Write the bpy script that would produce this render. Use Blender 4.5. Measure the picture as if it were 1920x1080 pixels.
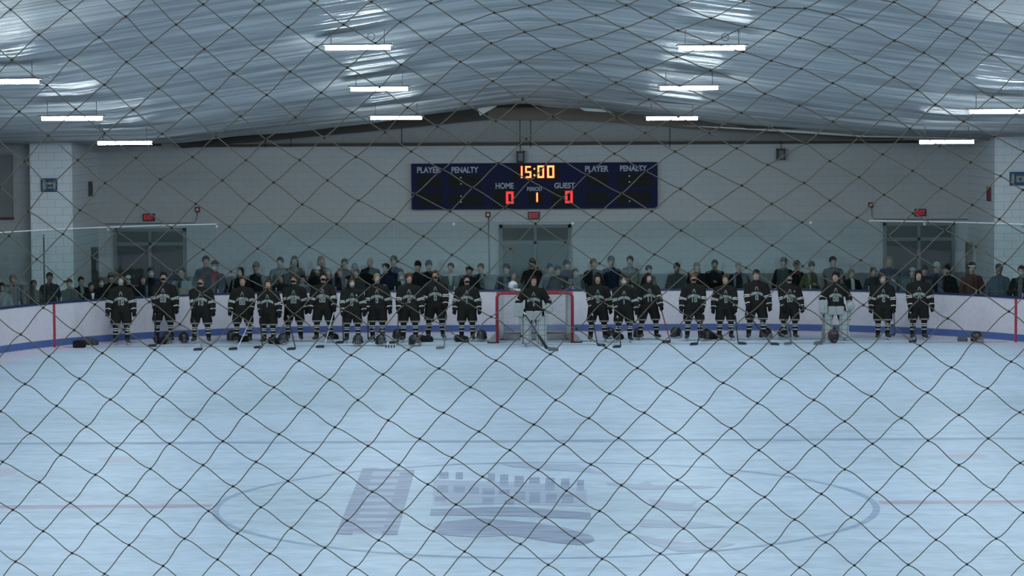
import bpy, bmesh, math, random
import numpy as np
from mathutils import Matrix, Vector, Quaternion
random.seed(7); RNG = np.random.RandomState(11)
for o in list(bpy.data.objects): bpy.data.objects.remove(o)
SC = bpy.context.scene; COL = SC.collection

# ---------------------------------------------------------------- camera
CAMP = Vector((-0.305, 0.0, 5.12)); FPX = 4850.0
cd = bpy.data.cameras.new('camera'); cam = bpy.data.objects.new('camera', cd); COL.objects.link(cam)
cd.sensor_width = 36.0; cd.lens = 36.0 * FPX / 1920.0; cd.clip_start = 0.5; cd.clip_end = 300
CR = (Matrix.Rotation(math.radians(0.22), 3, 'Z') @ Matrix.Rotation(math.radians(90 - 3.446), 3, 'X')
      @ Matrix.Rotation(math.radians(-0.33), 3, 'Z'))
cam.matrix_world = Matrix.Translation(CAMP) @ CR.to_4x4()
SC.camera = cam

# ---------------------------------------------------------------- world, exposure
w = bpy.data.worlds.new('world'); SC.world = w; w.use_nodes = True
w.node_tree.nodes['Background'].inputs[0].default_value = (0.75, 0.9, 1.0, 1)
w.node_tree.nodes['Background'].inputs[1].default_value = 0.05
vs = SC.view_settings
vs.view_transform = 'Standard'; vs.look = 'None'; vs.gamma = 1.0; vs.use_curve_mapping = False
vs.exposure = 0.0
LAMP_STRENGTH = 115.0
LAMP_COLOR = (0.80, 0.95, 1.0)

def ray(px, py):
    return (CR @ Vector(((px - 960) / FPX, (540 - py) / FPX, -1.0)))
def at(px, py, Y):
    d = ray(px, py); return CAMP + d * ((Y - CAMP.y) / d.y)
def atz(px, py, z=0.0):
    d = ray(px, py); return CAMP + d * ((z - CAMP.z) / d.z)

# ---------------------------------------------------------------- helpers
def tag(o, label=None, cat=None, group=None, kind=None):
    if label: o['label'] = label
    if cat: o['category'] = cat
    if group: o['group'] = group
    if kind: o['kind'] = kind
    return o
def empty(name, loc=(0, 0, 0), rz=0.0, parent=None):
    o = bpy.data.objects.new(name, None); COL.objects.link(o)
    o.empty_display_size = 0.1
    o.location = loc; o.rotation_euler = (0, 0, rz)
    if parent: o.parent = parent
    return o
class MB:
    """collects boxes, bars and tubes into ONE mesh"""
    def __init__(s): s.v = []; s.f = []; s.sm = []
    def add(s, vs_, fs, smooth=False):
        n = len(s.v); s.v += [tuple(v) for v in vs_]; s.f += [tuple(i + n for i in f) for f in fs]
        s.sm += [smooth] * len(fs); return s
    def box(s, x0, x1, y0, y1, z0, z1):
        return s.add([(x0,y0,z0),(x1,y0,z0),(x1,y1,z0),(x0,y1,z0),(x0,y0,z1),(x1,y0,z1),(x1,y1,z1),(x0,y1,z1)],
                     [(0,3,2,1),(4,5,6,7),(0,1,5,4),(1,2,6,5),(2,3,7,6),(3,0,4,7)])
    def tube(s, pts, r, n=6, closed=False, taper=None):
        pts = [Vector(p) for p in pts]; m = len(pts); vs_ = []; fs = []
        up = None
        for i, p in enumerate(pts):
            t = (pts[(i+1) % m] - pts[i-1]) if closed else (pts[min(i+1, m-1)] - pts[max(i-1, 0)])
            t.normalize()
            if up is None: up = Vector((0,0,1)) if abs(t.z) < .9 else Vector((0,1,0))
            a = t.cross(up); 
            if a.length < 1e-5: a = t.cross(Vector((1,0,0)))
            a.normalize(); b = t.cross(a).normalized()
            rr = r if taper is None else r * taper[i]
            for k in range(n):
                an = 2*math.pi*k/n; vs_.append(p + a*math.cos(an)*rr + b*math.sin(an)*rr)
        for i in range(m if closed else m-1):
            j = (i+1) % m
            for k in range(n):
                l = (k+1) % n; fs.append((i*n+k, i*n+l, j*n+l, j*n+k))
        if not closed:
            fs.append(tuple(range(n))[::-1]); fs.append(tuple((m-1)*n+k for k in range(n)))
        return s.add(vs_, fs, True)
    def prism(s, poly, z0, z1):
        n = len(poly); vs_ = [(x, y, z0) for x, y in poly] + [(x, y, z1) for x, y in poly]
        fs = [tuple(range(n))[::-1], tuple(range(n, 2*n))] + [(i, (i+1) % n, n+(i+1) % n, n+i) for i in range(n)]
        return s.add(vs_, fs)
    def xz(s, poly, y0, y1):
        n = len(poly); vs_ = [(x, y0, z) for x, z in poly] + [(x, y1, z) for x, z in poly]
        fs = [tuple(range(n)), tuple(range(n, 2*n))[::-1]] + [(i, n+i, n+(i+1) % n, (i+1) % n) for i in range(n)]
        return s.add(vs_, fs)
    def build(s, name, mat, parent=None, bevel=0.0):
        me = bpy.data.meshes.new(name); me.from_pydata(s.v, [], s.f); me.update()
        me.polygons.foreach_set('use_smooth', s.sm)
        bm = bmesh.new(); bm.from_mesh(me); bmesh.ops.recalc_face_normals(bm, faces=bm.faces); bm.to_mesh(me); bm.free()
        o = bpy.data.objects.new(name, me); COL.objects.link(o); me.materials.append(mat)
        if parent: o.parent = parent
        if bevel:
            m = o.modifiers.new('bevel', 'BEVEL'); m.width = bevel; m.segments = 2; m.limit_method = 'ANGLE'
        return o
def copy_tree(o, parent=None):
    c = o.copy(); COL.objects.link(c)
    if parent: c.parent = parent
    for ch in list(o.children): copy_tree(ch, c)
    return c

# ---------------------------------------------------------------- materials
def mat(name, col, rough=.6, metal=0.0, emit=None, es=0.0, spec=.5):
    m = bpy.data.materials.new(name); m.use_nodes = True; b = m.node_tree.nodes['Principled BSDF']
    b.inputs['Base Color'].default_value = (*col, 1); b.inputs['Roughness'].default_value = rough
    b.inputs['Metallic'].default_value = metal; b.inputs['Specular IOR Level'].default_value = spec
    if emit: b.inputs['Emission Color'].default_value = (*emit, 1); b.inputs['Emission Strength'].default_value = es
    # slight procedural wear
    nt = m.node_tree; n = nt.nodes.new('ShaderNodeTexNoise'); n.inputs['Scale'].default_value = 9; n.inputs['Detail'].default_value = 4
    tc = nt.nodes.new('ShaderNodeTexCoord'); nt.links.new(tc.outputs['Object'], n.inputs['Vector'])
    mx = nt.nodes.new('ShaderNodeMix'); mx.data_type = 'RGBA'; mx.blend_type = 'MULTIPLY'
    mx.inputs[0].default_value = .22; mx.inputs[6].default_value = (*col, 1)
    nt.links.new(n.outputs['Fac'], mx.inputs[7]); nt.links.new(mx.outputs[2], b.inputs['Base Color'])
    return m
def colmat(name, rough, spec=.3):
    m = bpy.data.materials.new(name); m.use_nodes = True; nt = m.node_tree; b = nt.nodes['Principled BSDF']
    a = nt.nodes.new('ShaderNodeAttribute'); a.attribute_name = 'Col'
    nt.links.new(a.outputs['Color'], b.inputs['Base Color']); b.inputs['Roughness'].default_value = rough
    b.inputs['Specular IOR Level'].default_value = spec
    if rough > .7:
        n = nt.nodes.new('ShaderNodeTexNoise'); n.inputs['Scale'].default_value = 60
        bp = nt.nodes.new('ShaderNodeBump'); bp.inputs['Strength'].default_value = .15; bp.inputs['Distance'].default_value = .01
        nt.links.new(n.outputs['Fac'], bp.inputs['Height']); nt.links.new(bp.outputs[0], b.inputs['Normal'])
    return m
def brick(name, axis, c1, c2, mortar, dado=None, rough=.55):
    m = bpy.data.materials.new(name); m.use_nodes = True; nt = m.node_tree; b = nt.nodes['Principled BSDF']
    g = nt.nodes.new('ShaderNodeNewGeometry'); s = nt.nodes.new('ShaderNodeSeparateXYZ'); c = nt.nodes.new('ShaderNodeCombineXYZ')
    nt.links.new(g.outputs['Position'], s.inputs[0]); nt.links.new(s.outputs[axis], c.inputs[0]); nt.links.new(s.outputs['Z'], c.inputs[1])
    t = nt.nodes.new('ShaderNodeTexBrick'); nt.links.new(c.outputs[0], t.inputs['Vector'])
    t.inputs['Scale'].default_value = 1; t.inputs['Brick Width'].default_value = .406; t.inputs['Row Height'].default_value = .203
    t.inputs['Mortar Size'].default_value = .008; t.inputs['Mortar Smooth'].default_value = .3
    t.inputs['Color1'].default_value = (*c1, 1); t.inputs['Color2'].default_value = (*c2, 1); t.inputs['Mortar'].default_value = (*mortar, 1)
    out = t.outputs['Color']
    if dado:
        lt = nt.nodes.new('ShaderNodeMath'); lt.operation = 'LESS_THAN'; lt.inputs[1].default_value = dado[0]
        nt.links.new(s.outputs['Z'], lt.inputs[0])
        mx = nt.nodes.new('ShaderNodeMix'); mx.data_type = 'RGBA'; mx.blend_type = 'MULTIPLY'; mx.inputs[7].default_value = (*dado[1], 1)
        nt.links.new(lt.outputs[0], mx.inputs[0]); nt.links.new(out, mx.inputs[6]); out = mx.outputs[2]
    nt.links.new(out, b.inputs['Base Color']); b.inputs['Roughness'].default_value = rough
    bp = nt.nodes.new('ShaderNodeBump'); bp.inputs['Strength'].default_value = .3; bp.inputs['Distance'].default_value = .01; bp.invert = True
    nt.links.new(t.outputs['Fac'], bp.inputs['Height']); nt.links.new(bp.outputs[0], b.inputs['Normal'])
    return m
ICE = (0.55, 0.655, 0.79)
def icemat(name, tint=None, amount=1.0):
    m = bpy.data.materials.new(name); m.use_nodes = True; nt = m.node_tree; b = nt.nodes['Principled BSDF']
    g = nt.nodes.new('ShaderNodeNewGeometry')
    def noise(scale, sc, detail=4):
        mp = nt.nodes.new('ShaderNodeMapping'); mp.inputs['Scale'].default_value = scale
        nt.links.new(g.outputs['Position'], mp.inputs['Vector'])
        n = nt.nodes.new('ShaderNodeTexNoise'); n.inputs['Scale'].default_value = sc; n.inputs['Detail'].default_value = detail
        nt.links.new(mp.outputs[0], n.inputs['Vector']); return n.outputs['Fac']
    def ramp(src, p0, c0, p1, c1):
        r = nt.nodes.new('ShaderNodeValToRGB'); e = r.color_ramp.elements
        e[0].position = p0; e[0].color = (*c0, 1); e[1].position = p1; e[1].color = (*c1, 1)
        nt.links.new(src, r.inputs[0]); return r.outputs[0]
    def mul(a, c, f=1.0):
        mx = nt.nodes.new('ShaderNodeMix'); mx.data_type = 'RGBA'; mx.blend_type = 'MULTIPLY'; mx.inputs[0].default_value = f
        nt.links.new(a, mx.inputs[6]); nt.links.new(c, mx.inputs[7]); return mx.outputs[2]
    streak = noise((.45, 1.5, 1), 1.6, 6)
    col = ramp(streak, .33, tuple(c * .86 for c in ICE), .62, ICE)
    scuff = noise((.12, .16, 1), 1.0, 2); fine = noise((1.6, 2.6, 1), 2.2, 5)
    col = mul(col, ramp(fine, .38, (.9, .9, .91), .56, (1, 1, 1)))
    col = mul(col, ramp(scuff, .36, (.86, .88, .86), .54, (1, 1, 1)))
    if tint:
        f = ramp(noise((.7, 9, 1), 1.2, 4), .35, (1, 1, 1), .68, (.35, .35, .35))
        mx = nt.nodes.new('ShaderNodeMix'); mx.data_type = 'RGBA'; mm = nt.nodes.new('ShaderNodeMath'); mm.operation = 'MULTIPLY'
        mm.inputs[1].default_value = amount; nt.links.new(f, mm.inputs[0]); nt.links.new(mm.outputs[0], mx.inputs[0])
        nt.links.new(col, mx.inputs[6]); mx.inputs[7].default_value = (*tint, 1); col = mx.outputs[2]
    nt.links.new(col, b.inputs['Base Color'])
    rr = ramp(noise((.5, 5, 1), 1.5, 5), .3, (.35, .35, .35), .7, (.55, .55, .55)); nt.links.new(rr, b.inputs['Roughness'])
    b.inputs['Specular IOR Level'].default_value = .035
    bp = nt.nodes.new('ShaderNodeBump'); bp.inputs['Strength'].default_value = .12; bp.inputs['Distance'].default_value = .004
    nt.links.new(noise((1.5, 14, 1), 3, 5), bp.inputs['Height']); nt.links.new(bp.outputs[0], b.inputs['Normal'])
    return m

M = {}
M['cloth'] = colmat('cloth', .9, .03); M['skin'] = colmat('skin', .55, .3); M['hard'] = colmat('hard_shell', .35, .5)
M['ice'] = icemat('ice')
M['concrete'] = mat('rubber_floor', (.10, .10, .105), .8)
M['board'] = mat('board_white', (.60, .57, .63), .4)
M['kick'] = mat('kick_blue', (.07, .12, .32), .4)
M['cap'] = mat('cap_blue', (.012, .022, .085), .4)
M['redline'] = mat('board_red', (.38, .03, .06), .4)
M['steel'] = mat('steel', (.35, .36, .37), .35, .8)
M['dark'] = mat('dark_metal', (.03, .03, .032), .5)
M['goalred'] = mat('goal_red', (.30, .015, .03), .35)
M['goalpad'] = mat('goal_padding', (.27, .27, .28), .7)
M['goalnet'] = mat('goal_netting', (.62, .64, .66), .8)
M['net'] = mat('safety_netting', (.22, .205, .175), .85, spec=.1)
M['knot'] = mat('net_knot', (.07, .06, .05), .9, spec=.05)
M['black'] = mat('black_plastic', (.013, .013, .015), .45)
M['white'] = mat('white_plastic', (.62, .64, .66), .5)
M['wall'] = brick('block_wall', 'X', (.40, .415, .43), (.385, .40, .415), (.33, .345, .36), (1.21, (.40, .40, .41)))
M['wallside'] = brick('block_wall_side', 'Y', (.40, .415, .43), (.385, .40, .415), (.32, .335, .35))
M['pier'] = brick('block_pier', 'X', (.72, .75, .79), (.70, .73, .77), (.48, .51, .55))
M['panel'] = mat('gable_panel', (.29, .295, .30), .6)
M['wood'] = mat('brown_timber', (.055, .045, .038), .7)
M['woodlight'] = mat('light_brown_timber', (.16, .125, .10), .7)
M['fixture'] = mat('lamp_housing', (.10, .11, .13), .5)
M['lamp'] = mat('lamp_diffuser', (.8, .8, .8), .5, emit=LAMP_COLOR, es=LAMP_STRENGTH)
def glassmat():
    m = bpy.data.materials.new('rink_glass'); m.use_nodes = True; nt = m.node_tree; nt.nodes.clear()
    o = nt.nodes.new('ShaderNodeOutputMaterial'); t = nt.nodes.new('ShaderNodeBsdfTransparent'); gl = nt.nodes.new('ShaderNodeBsdfGlossy')
    t.inputs[0].default_value = (.91, .965, .965, 1); gl.inputs[0].default_value = (.85, .95, .95, 1); gl.inputs['Roughness'].default_value = .03
    lw = nt.nodes.new('ShaderNodeLayerWeight'); lw.inputs['Blend'].default_value = .5
    p5 = nt.nodes.new('ShaderNodeMath'); p5.operation = 'POWER'; p5.inputs[1].default_value = 4.0; nt.links.new(lw.outputs['Facing'], p5.inputs[0])
    f = nt.nodes.new('ShaderNodeMath'); f.operation = 'MULTIPLY_ADD'; f.inputs[1].default_value = .7; f.inputs[2].default_value = .04; f.use_clamp = True
    nt.links.new(p5.outputs[0], f.inputs[0]); mx = nt.nodes.new('ShaderNodeMixShader')
    nt.links.new(f.outputs[0], mx.inputs[0]); nt.links.new(t.outputs[0], mx.inputs[1]); nt.links.new(gl.outputs[0], mx.inputs[2])
    nt.links.new(mx.outputs[0], o.inputs[0]); return m
M['glass'] = glassmat()
M['doorglass'] = mat('door_glass', (.035, .04, .043), .3); M['doorframe'] = mat('door_frame', (.15, .17, .18), .5)
M['doorpanel'] = mat('door_panel', (.12, .14, .145), .5)
def ceilmat():
    m = bpy.data.materials.new('ceiling_fabric'); m.use_nodes = True; nt = m.node_tree; b = nt.nodes['Principled BSDF']
    g = nt.nodes.new('ShaderNodeNewGeometry'); mp = nt.nodes.new('ShaderNodeMapping'); mp.inputs['Scale'].default_value = (.10, 3.0, 1)
    nt.links.new(g.outputs['Position'], mp.inputs['Vector'])
    n = nt.nodes.new('ShaderNodeTexNoise'); n.inputs['Scale'].default_value = 1.6; n.inputs['Detail'].default_value = 5
    nt.links.new(mp.outputs[0], n.inputs['Vector'])
    r = nt.nodes.new('ShaderNodeValToRGB'); e = r.color_ramp.elements
    e[0].position = .38; e[0].color = (.25, .26, .265, 1); e[1].position = .62; e[1].color = (.47, .485, .49, 1)  # streak colours paint in the highlights and shade of the creases
    nt.links.new(n.outputs['Fac'], r.inputs[0]); nt.links.new(r.outputs[0], b.inputs['Base Color'])
    b.inputs['Roughness'].default_value = .42; b.inputs['Metallic'].default_value = .12; b.inputs['Specular IOR Level'].default_value = .3
    bp = nt.nodes.new('ShaderNodeBump'); bp.inputs['Strength'].default_value = .8; bp.inputs['Distance'].default_value = .07
    nt.links.new(n.outputs['Fac'], bp.inputs['Height']); nt.links.new(bp.outputs[0], b.inputs['Normal'])
    return m
M['ceil'] = ceilmat(); M['lit_cloth'] = mat('pale_lit_fabric', (.55, .56, .55), .7)  # flap fabric is a paler copy of the ceiling's, coloured to look lit

# ---------------------------------------------------------------- ice, floor and painted lines
GOALY = 62.2; CENTY = 35.4; ENDY = 66.1; HALF = 12.95; CRAD = 8.5; CCY = ENDY - CRAD
def outline(off=0.0, y0=9.0, n=28):
    """rink edge from the left side round the far end to the right side"""
    r = CRAD + off; hx = HALF + off; pts = [(-hx, y0)] + [(-hx, y0 + (CCY - y0) * k / 6) for k in range(1, 7)]
    for k in range(1, n + 1):
        a = math.pi - k / n * math.pi / 2; pts.append((-(HALF - CRAD) + r * math.cos(a), CCY + r * math.sin(a)))
    for k in range(0, n + 1):
        a = math.pi / 2 - k / n * math.pi / 2; pts.append(((HALF - CRAD) + r * math.cos(a), CCY + r * math.sin(a)))
    pts += [(hx, CCY - (CCY - y0) * k / 6) for k in range(1, 7)]
    return pts
fl = MB().box(-16, 16, -10, 73, -.12, -.02).build('floor', M['concrete']); tag(fl, kind='structure')
op = outline(.02)
ice = MB().prism([(x, y) for x, y in op[::-1]], -.03, 0).build('floor', M['ice']); tag(ice, 'pale blue white ice sheet of the rink', kind='structure')
def paint(name, polys, m, z):
    b = MB()
    for p in polys: b.add([(x, y, z) for x, y in p], [tuple(range(len(p)))])
    return b.build(name, m, ice)
def rect(x0, x1, y0, y1): return [(x0, y0), (x1, y0), (x1, y1), (x0, y1)]
P_red = icemat('paint_red', (.42, .28, .36), .95); P_blue = icemat('paint_blue', (.24, .32, .45), .95)
P_goal = icemat('paint_goal', (.22, .27, .29), .85); P_pink = icemat('pink_tint', (.66, .50, .60), .8)
P_logo = icemat('paint_logo', (.20, .22, .34), .9); P_logo2 = icemat('paint_logo_faint', (.32, .35, .48), .75)
P_dot = icemat('paint_dot', (.50, .44, .54), .8)
lx, rx = -4.6, 4.6
paint('centre_line', [rect(-12.9, lx, CENTY-.15, CENTY+.15), rect(rx, 12.9, CENTY-.15, CENTY+.15)], P_red, .002)
paint('blue_line', [rect(-12.9, 12.9, 42.55, 42.85)], P_blue, .002)
paint('goal_line', [rect(-11.4, 11.4, 62.1, 62.38)], P_goal, .002)
circ = []
for k in range(96):
    a0, a1 = 2*math.pi*k/96, 2*math.pi*(k+1)/96
    circ.append([(4.57*math.cos(a0), CENTY+4.57*math.sin(a0)), (4.57*math.cos(a1), CENTY+4.57*math.sin(a1)),
                 (4.47*math.cos(a1), CENTY+4.47*math.sin(a1)), (4.47*math.cos(a0), CENTY+4.47*math.sin(a0))])
paint('centre_circle', circ, P_blue, .0025)
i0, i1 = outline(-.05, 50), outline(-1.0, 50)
paint('pink_edge_band', [[i0[k], i0[k+1], i1[k+1], i1[k]] for k in range(5, len(i0)-6)], P_pink, .0015)  # ice tinted pink in a band along the boards
def ell(cx, cy, rx_, ry_, n=20):
    c = atz(cx, cy); e = atz(cx+rx_, cy); t = atz(cx, cy-ry_); rx_, ry_ = e.x-c.x, t.y-c.y
    return [(c.x+rx_*math.cos(2*math.pi*k/n), c.y+ry_*math.sin(2*math.pi*k/n)) for k in range(n)]
paint('neutral_spot', [ell(218, 861, 34, 5)], P_dot, .002); paint('neutral_spot', [ell(1817, 855, 36, 5)], P_dot, .002)
paint('neutral_spot', [ell(4, 887, 26, 9)], P_dot, .002)
def pxpoly(pts): return [tuple(atz(x, y).xy) for x, y in pts]
lg = [pxpoly([(680, 878), (702, 878), (660, 1003), (630, 1001)]), pxpoly([(752, 882), (778, 882), (745, 1003), (715, 1003)]),
      pxpoly([(702, 878), (752, 882), (750, 886), (699, 884)])]
for k in range(9):
    y = 893 + k*12; xl = 702-(y-878)*.34; xr = 752-(y-882)*.31
    lg.append(pxpoly([(xl, y), (xr, y), (xr-2, y+6+k*.2), (xl-2, y+6+k*.2)]))
lg2 = [pxpoly([(690, 880), (760, 883), (728, 1000), (650, 1000)])]
for x0, x1, y0, y1 in [(824,841,885,897),(855,868,886,898),(915,928,888,905),(938,953,890,911),(965,982,893,913),(993,1012,895,907),
        (1023,1040,896,920),(1052,1068,898,915),(1082,1095,900,922),(820,840,911,924),(851,872,912,924),(880,898,914,926),(905,927,916,928),
        (936,956,918,928),(965,985,922,938),(993,1013,924,944),(1024,1044,925,943),(1054,1075,926,944),(816,836,931,941),(905,926,934,944),(946,964,938,946)]:
    lg.append(pxpoly([(x0, y0), (x1, y0), (x1, y1), (x0-1, y1)]))
lg += [pxpoly([(808, 955), (960, 950), (1108, 962), (1108, 974), (960, 968), (806, 966)]),
       pxpoly([(835, 978), (900, 972), (1000, 980), (1060, 990), (1110, 1005), (1116, 1014), (1090, 1023), (1040, 1018), (960, 1004), (890, 1008), (830, 1003), (812, 990)])]
lg2 += [pxpoly([(1135, 905), (1195, 908), (1215, 903), (1225, 909), (1320, 911), (1350, 914), (1280, 917), (1200, 918), (1140, 911)]),
        pxpoly([(1215, 935), (1250, 941), (1290, 945), (1310, 938), (1300, 950), (1325, 958), (1260, 957), (1220, 947)]),
        pxpoly([(1200, 974), (1290, 977), (1365, 988), (1300, 991), (1200, 988)]),
        pxpoly([(1190, 1002), (1240, 1012), (1290, 1018), (1330, 1012), (1380, 1020), (1330, 1032), (1270, 1035), (1215, 1018)]),
        pxpoly([(812, 900), (1000, 905), (1100, 918), (1100, 950), (960, 945), (812, 948)]),
        pxpoly([(940, 870), (1080, 870), (1140, 890), (1070, 884), (960, 876)])]
lgo = paint('centre_ice_logo', lg2, P_logo2, .003); paint('centre_ice_logo', lg, P_logo, .004)
for k in range(14):   # worn skate marks
    pass

# ---------------------------------------------------------------- dasher boards
def sweep(profile_off, z0, z1, thick, y0=9.0):
    a, b = outline(profile_off, y0), outline(profile_off + thick, y0); n = len(a)
    vs_ = [(x, y, z0) for x, y in a] + [(x, y, z1) for x, y in a] + [(x, y, z1) for x, y in b] + [(x, y, z0) for x, y in b]
    fs = []
    for i in range(n-1):
        for r0, r1 in ((0, 1), (1, 2), (2, 3), (3, 0)):
            fs.append((r0*n+i, r0*n+i+1, r1*n+i+1, r1*n+i))
    fs += [(0, n, 2*n, 3*n), (n-1, 4*n-1, 3*n-1, 2*n-1)]
    return vs_, fs
db = empty('dasher_boards', (0, ENDY, 0)); tag(db, 'white rink boards with blue kick strip and cap curving round the far end', 'rink boards')
def swp(name, off, z0, z1, th, m, parent):
    v, f = sweep(off, z0, z1, th); o = MB().add([(x, y-ENDY, z) for x, y, z in v], f).build(name, m, parent); return o
swp('board_panel', 0, 0, 1.05, .10, M['board'], db)
swp('kick_strip', -.012, .03, .195, .012, M['kick'], db)
swp('cap_rail', -.02, 1.05, 1.095, .15, M['cap'], db)
for s in (-1, 1):
    bx = s * ((HALF-CRAD) + math.sqrt(CRAD**2 - (GOALY-CCY)**2))
    d = Vector((bx - s*(HALF-CRAD), GOALY-CCY, 0)).normalized(); t = Vector((-d.y, d.x, 0))
    b = MB(); p = Vector((bx, GOALY-ENDY, 0)) - d*.02
    q = [p - t*.035, p + t*.035, p + t*.035 + d*.02, p - t*.035 + d*.02]
    b.prism([(a.x, a.y) for a in q], .0, 1.05); o = b.build('goal_line_mark', M['redline'], db); o['label'] = 'red vertical goal line stripe'
# glass barrier
gb = empty('glass_barrier', (0, ENDY, 1.095)); tag(gb, 'clear glass panes standing on the rink boards around the far end', 'glass barrier')
gp = outline(.05, 40.0)
cum = [0.0]
for a, b in zip(gp, gp[1:]): cum.append(cum[-1] + math.dist(a, b))
def along(s_):
    for i in range(len(gp)-1):
        if s_ <= cum[i+1] or i == len(gp)-2:
            t = (s_-cum[i])/(cum[i+1]-cum[i]); return (gp[i][0]+(gp[i+1][0]-gp[i][0])*t, gp[i][1]+(gp[i+1][1]-gp[i][1])*t)
LP = 1.52; npn = int(cum[-1]/LP)
for k in range(npn):
    s0 = k*LP + .008; s1 = (k+1)*LP - .008; pp = [along(s0 + (s1-s0)*i/4) for i in range(5)]
    vs_ = []; 
    for (x, y) in pp: vs_.append((x, y))
    b = MB(); n = 5; V = []
    for i, (x, y) in enumerate(pp):
        x0, y0 = pp[max(i-1, 0)]; x1, y1 = pp[min(i+1, 4)]; L = math.hypot(x1-x0, y1-y0); nx, ny = -(y1-y0)/L*.006, (x1-x0)/L*.006
        V += [(x-nx, y-ny-ENDY, 0), (x+nx, y+ny-ENDY, 0), (x+nx, y+ny-ENDY, 1.74), (x-nx, y-ny-ENDY, 1.74)]
    F = []
    for i in range(4):
        for c in range(4): F.append((i*4+c, i*4+(c+1) % 4, (i+1)*4+(c+1) % 4, (i+1)*4+c))
    F += [(0, 1, 2, 3), (16, 19, 18, 17)]
    b.add(V, F).build('pane', M['glass'], gb)
    if abs(pp[2][0]) > 8.6 and pp[2][1] > 55:
        T_ = MB(); V2 = [(a_, b_, c_) for a_, b_, c_ in V]; VV = []
        for i in range(5):
            q0, q1 = V2[i*4], V2[i*4+1]; VV += [(q0[0], q0[1], 1.74), (q1[0], q1[1], 1.74), (q1[0], q1[1], 1.762), (q0[0], q0[1], 1.762)]
        T_.add(VV, F).build('top_edge_glint', M['white'], gb)  # white strip standing in for the glint on the glass edge
    x, y = along(k*LP)
    MB().box(x-.012, x+.012, y-ENDY-.012, y-ENDY+.012, 0, .10).build('clip', M['steel'], gb)
    if k % 2 == 0:
        MB().box(x-.03, x+.03, y-ENDY-.016, y-ENDY+.016, 1.66, 1.72).build('clip', M['steel'], gb)
x, y = at(85, 500, 61.6).x, 61.45
b = MB().tube([(x, y-ENDY, 0), (x, y-ENDY, 1.66)], .018, 8).build('support_post', M['dark'], gb)
MB().box(x-.22, x+.02, y-ENDY-.02, y-ENDY+.02, 1.60, 1.63).build('support_arm', M['steel'], gb)

# ---------------------------------------------------------------- hall: walls, corner blocks, gable, ceiling
WY = 71.0; WX = 14.27
def zt(px, py, Y=WY): return at(px, py, Y).z
MB().box(-WX-.2, WX+.2, WY, WY+.2, -.05, 4.78).build('wall_back', M['wall']); tag(bpy.data.objects['wall_back'], kind='structure')
for s, nm in ((-1, 'wall_left'), (1, 'wall_right')):
    x0, x1 = sorted((s*WX, s*(WX+.2))); o = MB().box(x0, x1, -10, WY+.2, -.05, 9.6).build(nm, M['wallside']); tag(o, kind='structure')
o = MB().box(-WX-.2, WX+.2, -10.2, -10, -.05, 9.6).build('wall_near', M['wall']); tag(o, kind='structure')
for s in (-1, 1):
    x0, x1 = sorted((s*11.93, s*13.02)); o = MB().box(x0, x1, 66.95, WY, -.03, 5.05).build('trim_pier', M['pier']); tag(o, 'pale block pier in the far corner', kind='structure')
for s in (-1, 1):   # wall beside the pier, closing the corner
    x0, x1 = sorted((s*13.0, s*(WX+.1))); o = MB().box(x0, x1, 67.6, WY, -.03, 5.05).build('trim_corner_wall', M['wall']); tag(o, kind='structure')
# gable above the beam
gx = 10.2
MB().xz([(-gx, 4.86), (gx, 4.86), (gx, 4.9), (3.9, 5.40), (0, 5.52), (-3.9, 5.45), (-gx, 4.9)], WY+.25, WY+.3).build('wall_gable', M['panel']); tag(bpy.data.objects['wall_gable'], kind='structure')
MB().xz([(-gx, 4.9), (-3.9, 5.45), (0, 5.52), (3.9, 5.4), (gx, 4.9), (gx+4, 4.9), (gx+4, 8), (-gx-4, 8), (-gx-4, 4.8), (-gx, 4.8)], WY+.22, WY+.26).build('wall_gable_top', M['woodlight']); tag(bpy.data.objects['wall_gable_top'], kind='structure')
b = MB().box(-9.4, 11.3, WY-.12, WY+.22, 4.76, 4.84); tag(b.build('trim_beam', M['wood']), kind='structure')
b = MB().xz([(-9.6, 4.73), (-4.1, 5.20), (-1.2, 5.47), (-1.2, 5.80), (-3.9, 5.62), (-10.2, 5.12)], WY-.3, WY-.2); tag(b.build('trim_rafter', M['wood']), kind='structure')
b = MB().xz([(9.4, 4.86), (4.6, 5.17), (1.5, 5.43), (-1.2, 5.47), (-1.2, 5.8), (1.2, 5.8), (3.9, 5.55), (10.2, 5.05)], WY-.3, WY-.2); tag(b.build('trim_rafter', M['woodlight']), kind='structure')
for px, pt in ((753, 232), (1256, 240), (497, 255), (546, 256), (975, 205), (995, 205)):
    a = at(px, pt, WY-.15); c = at(px, 276, WY-.15)
    tag(MB().tube([(a.x, WY-.15, a.z), (c.x, WY-.15, c.z)], .012, 6).build('trim_hanger_rod', M['dark']), kind='structure')

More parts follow.
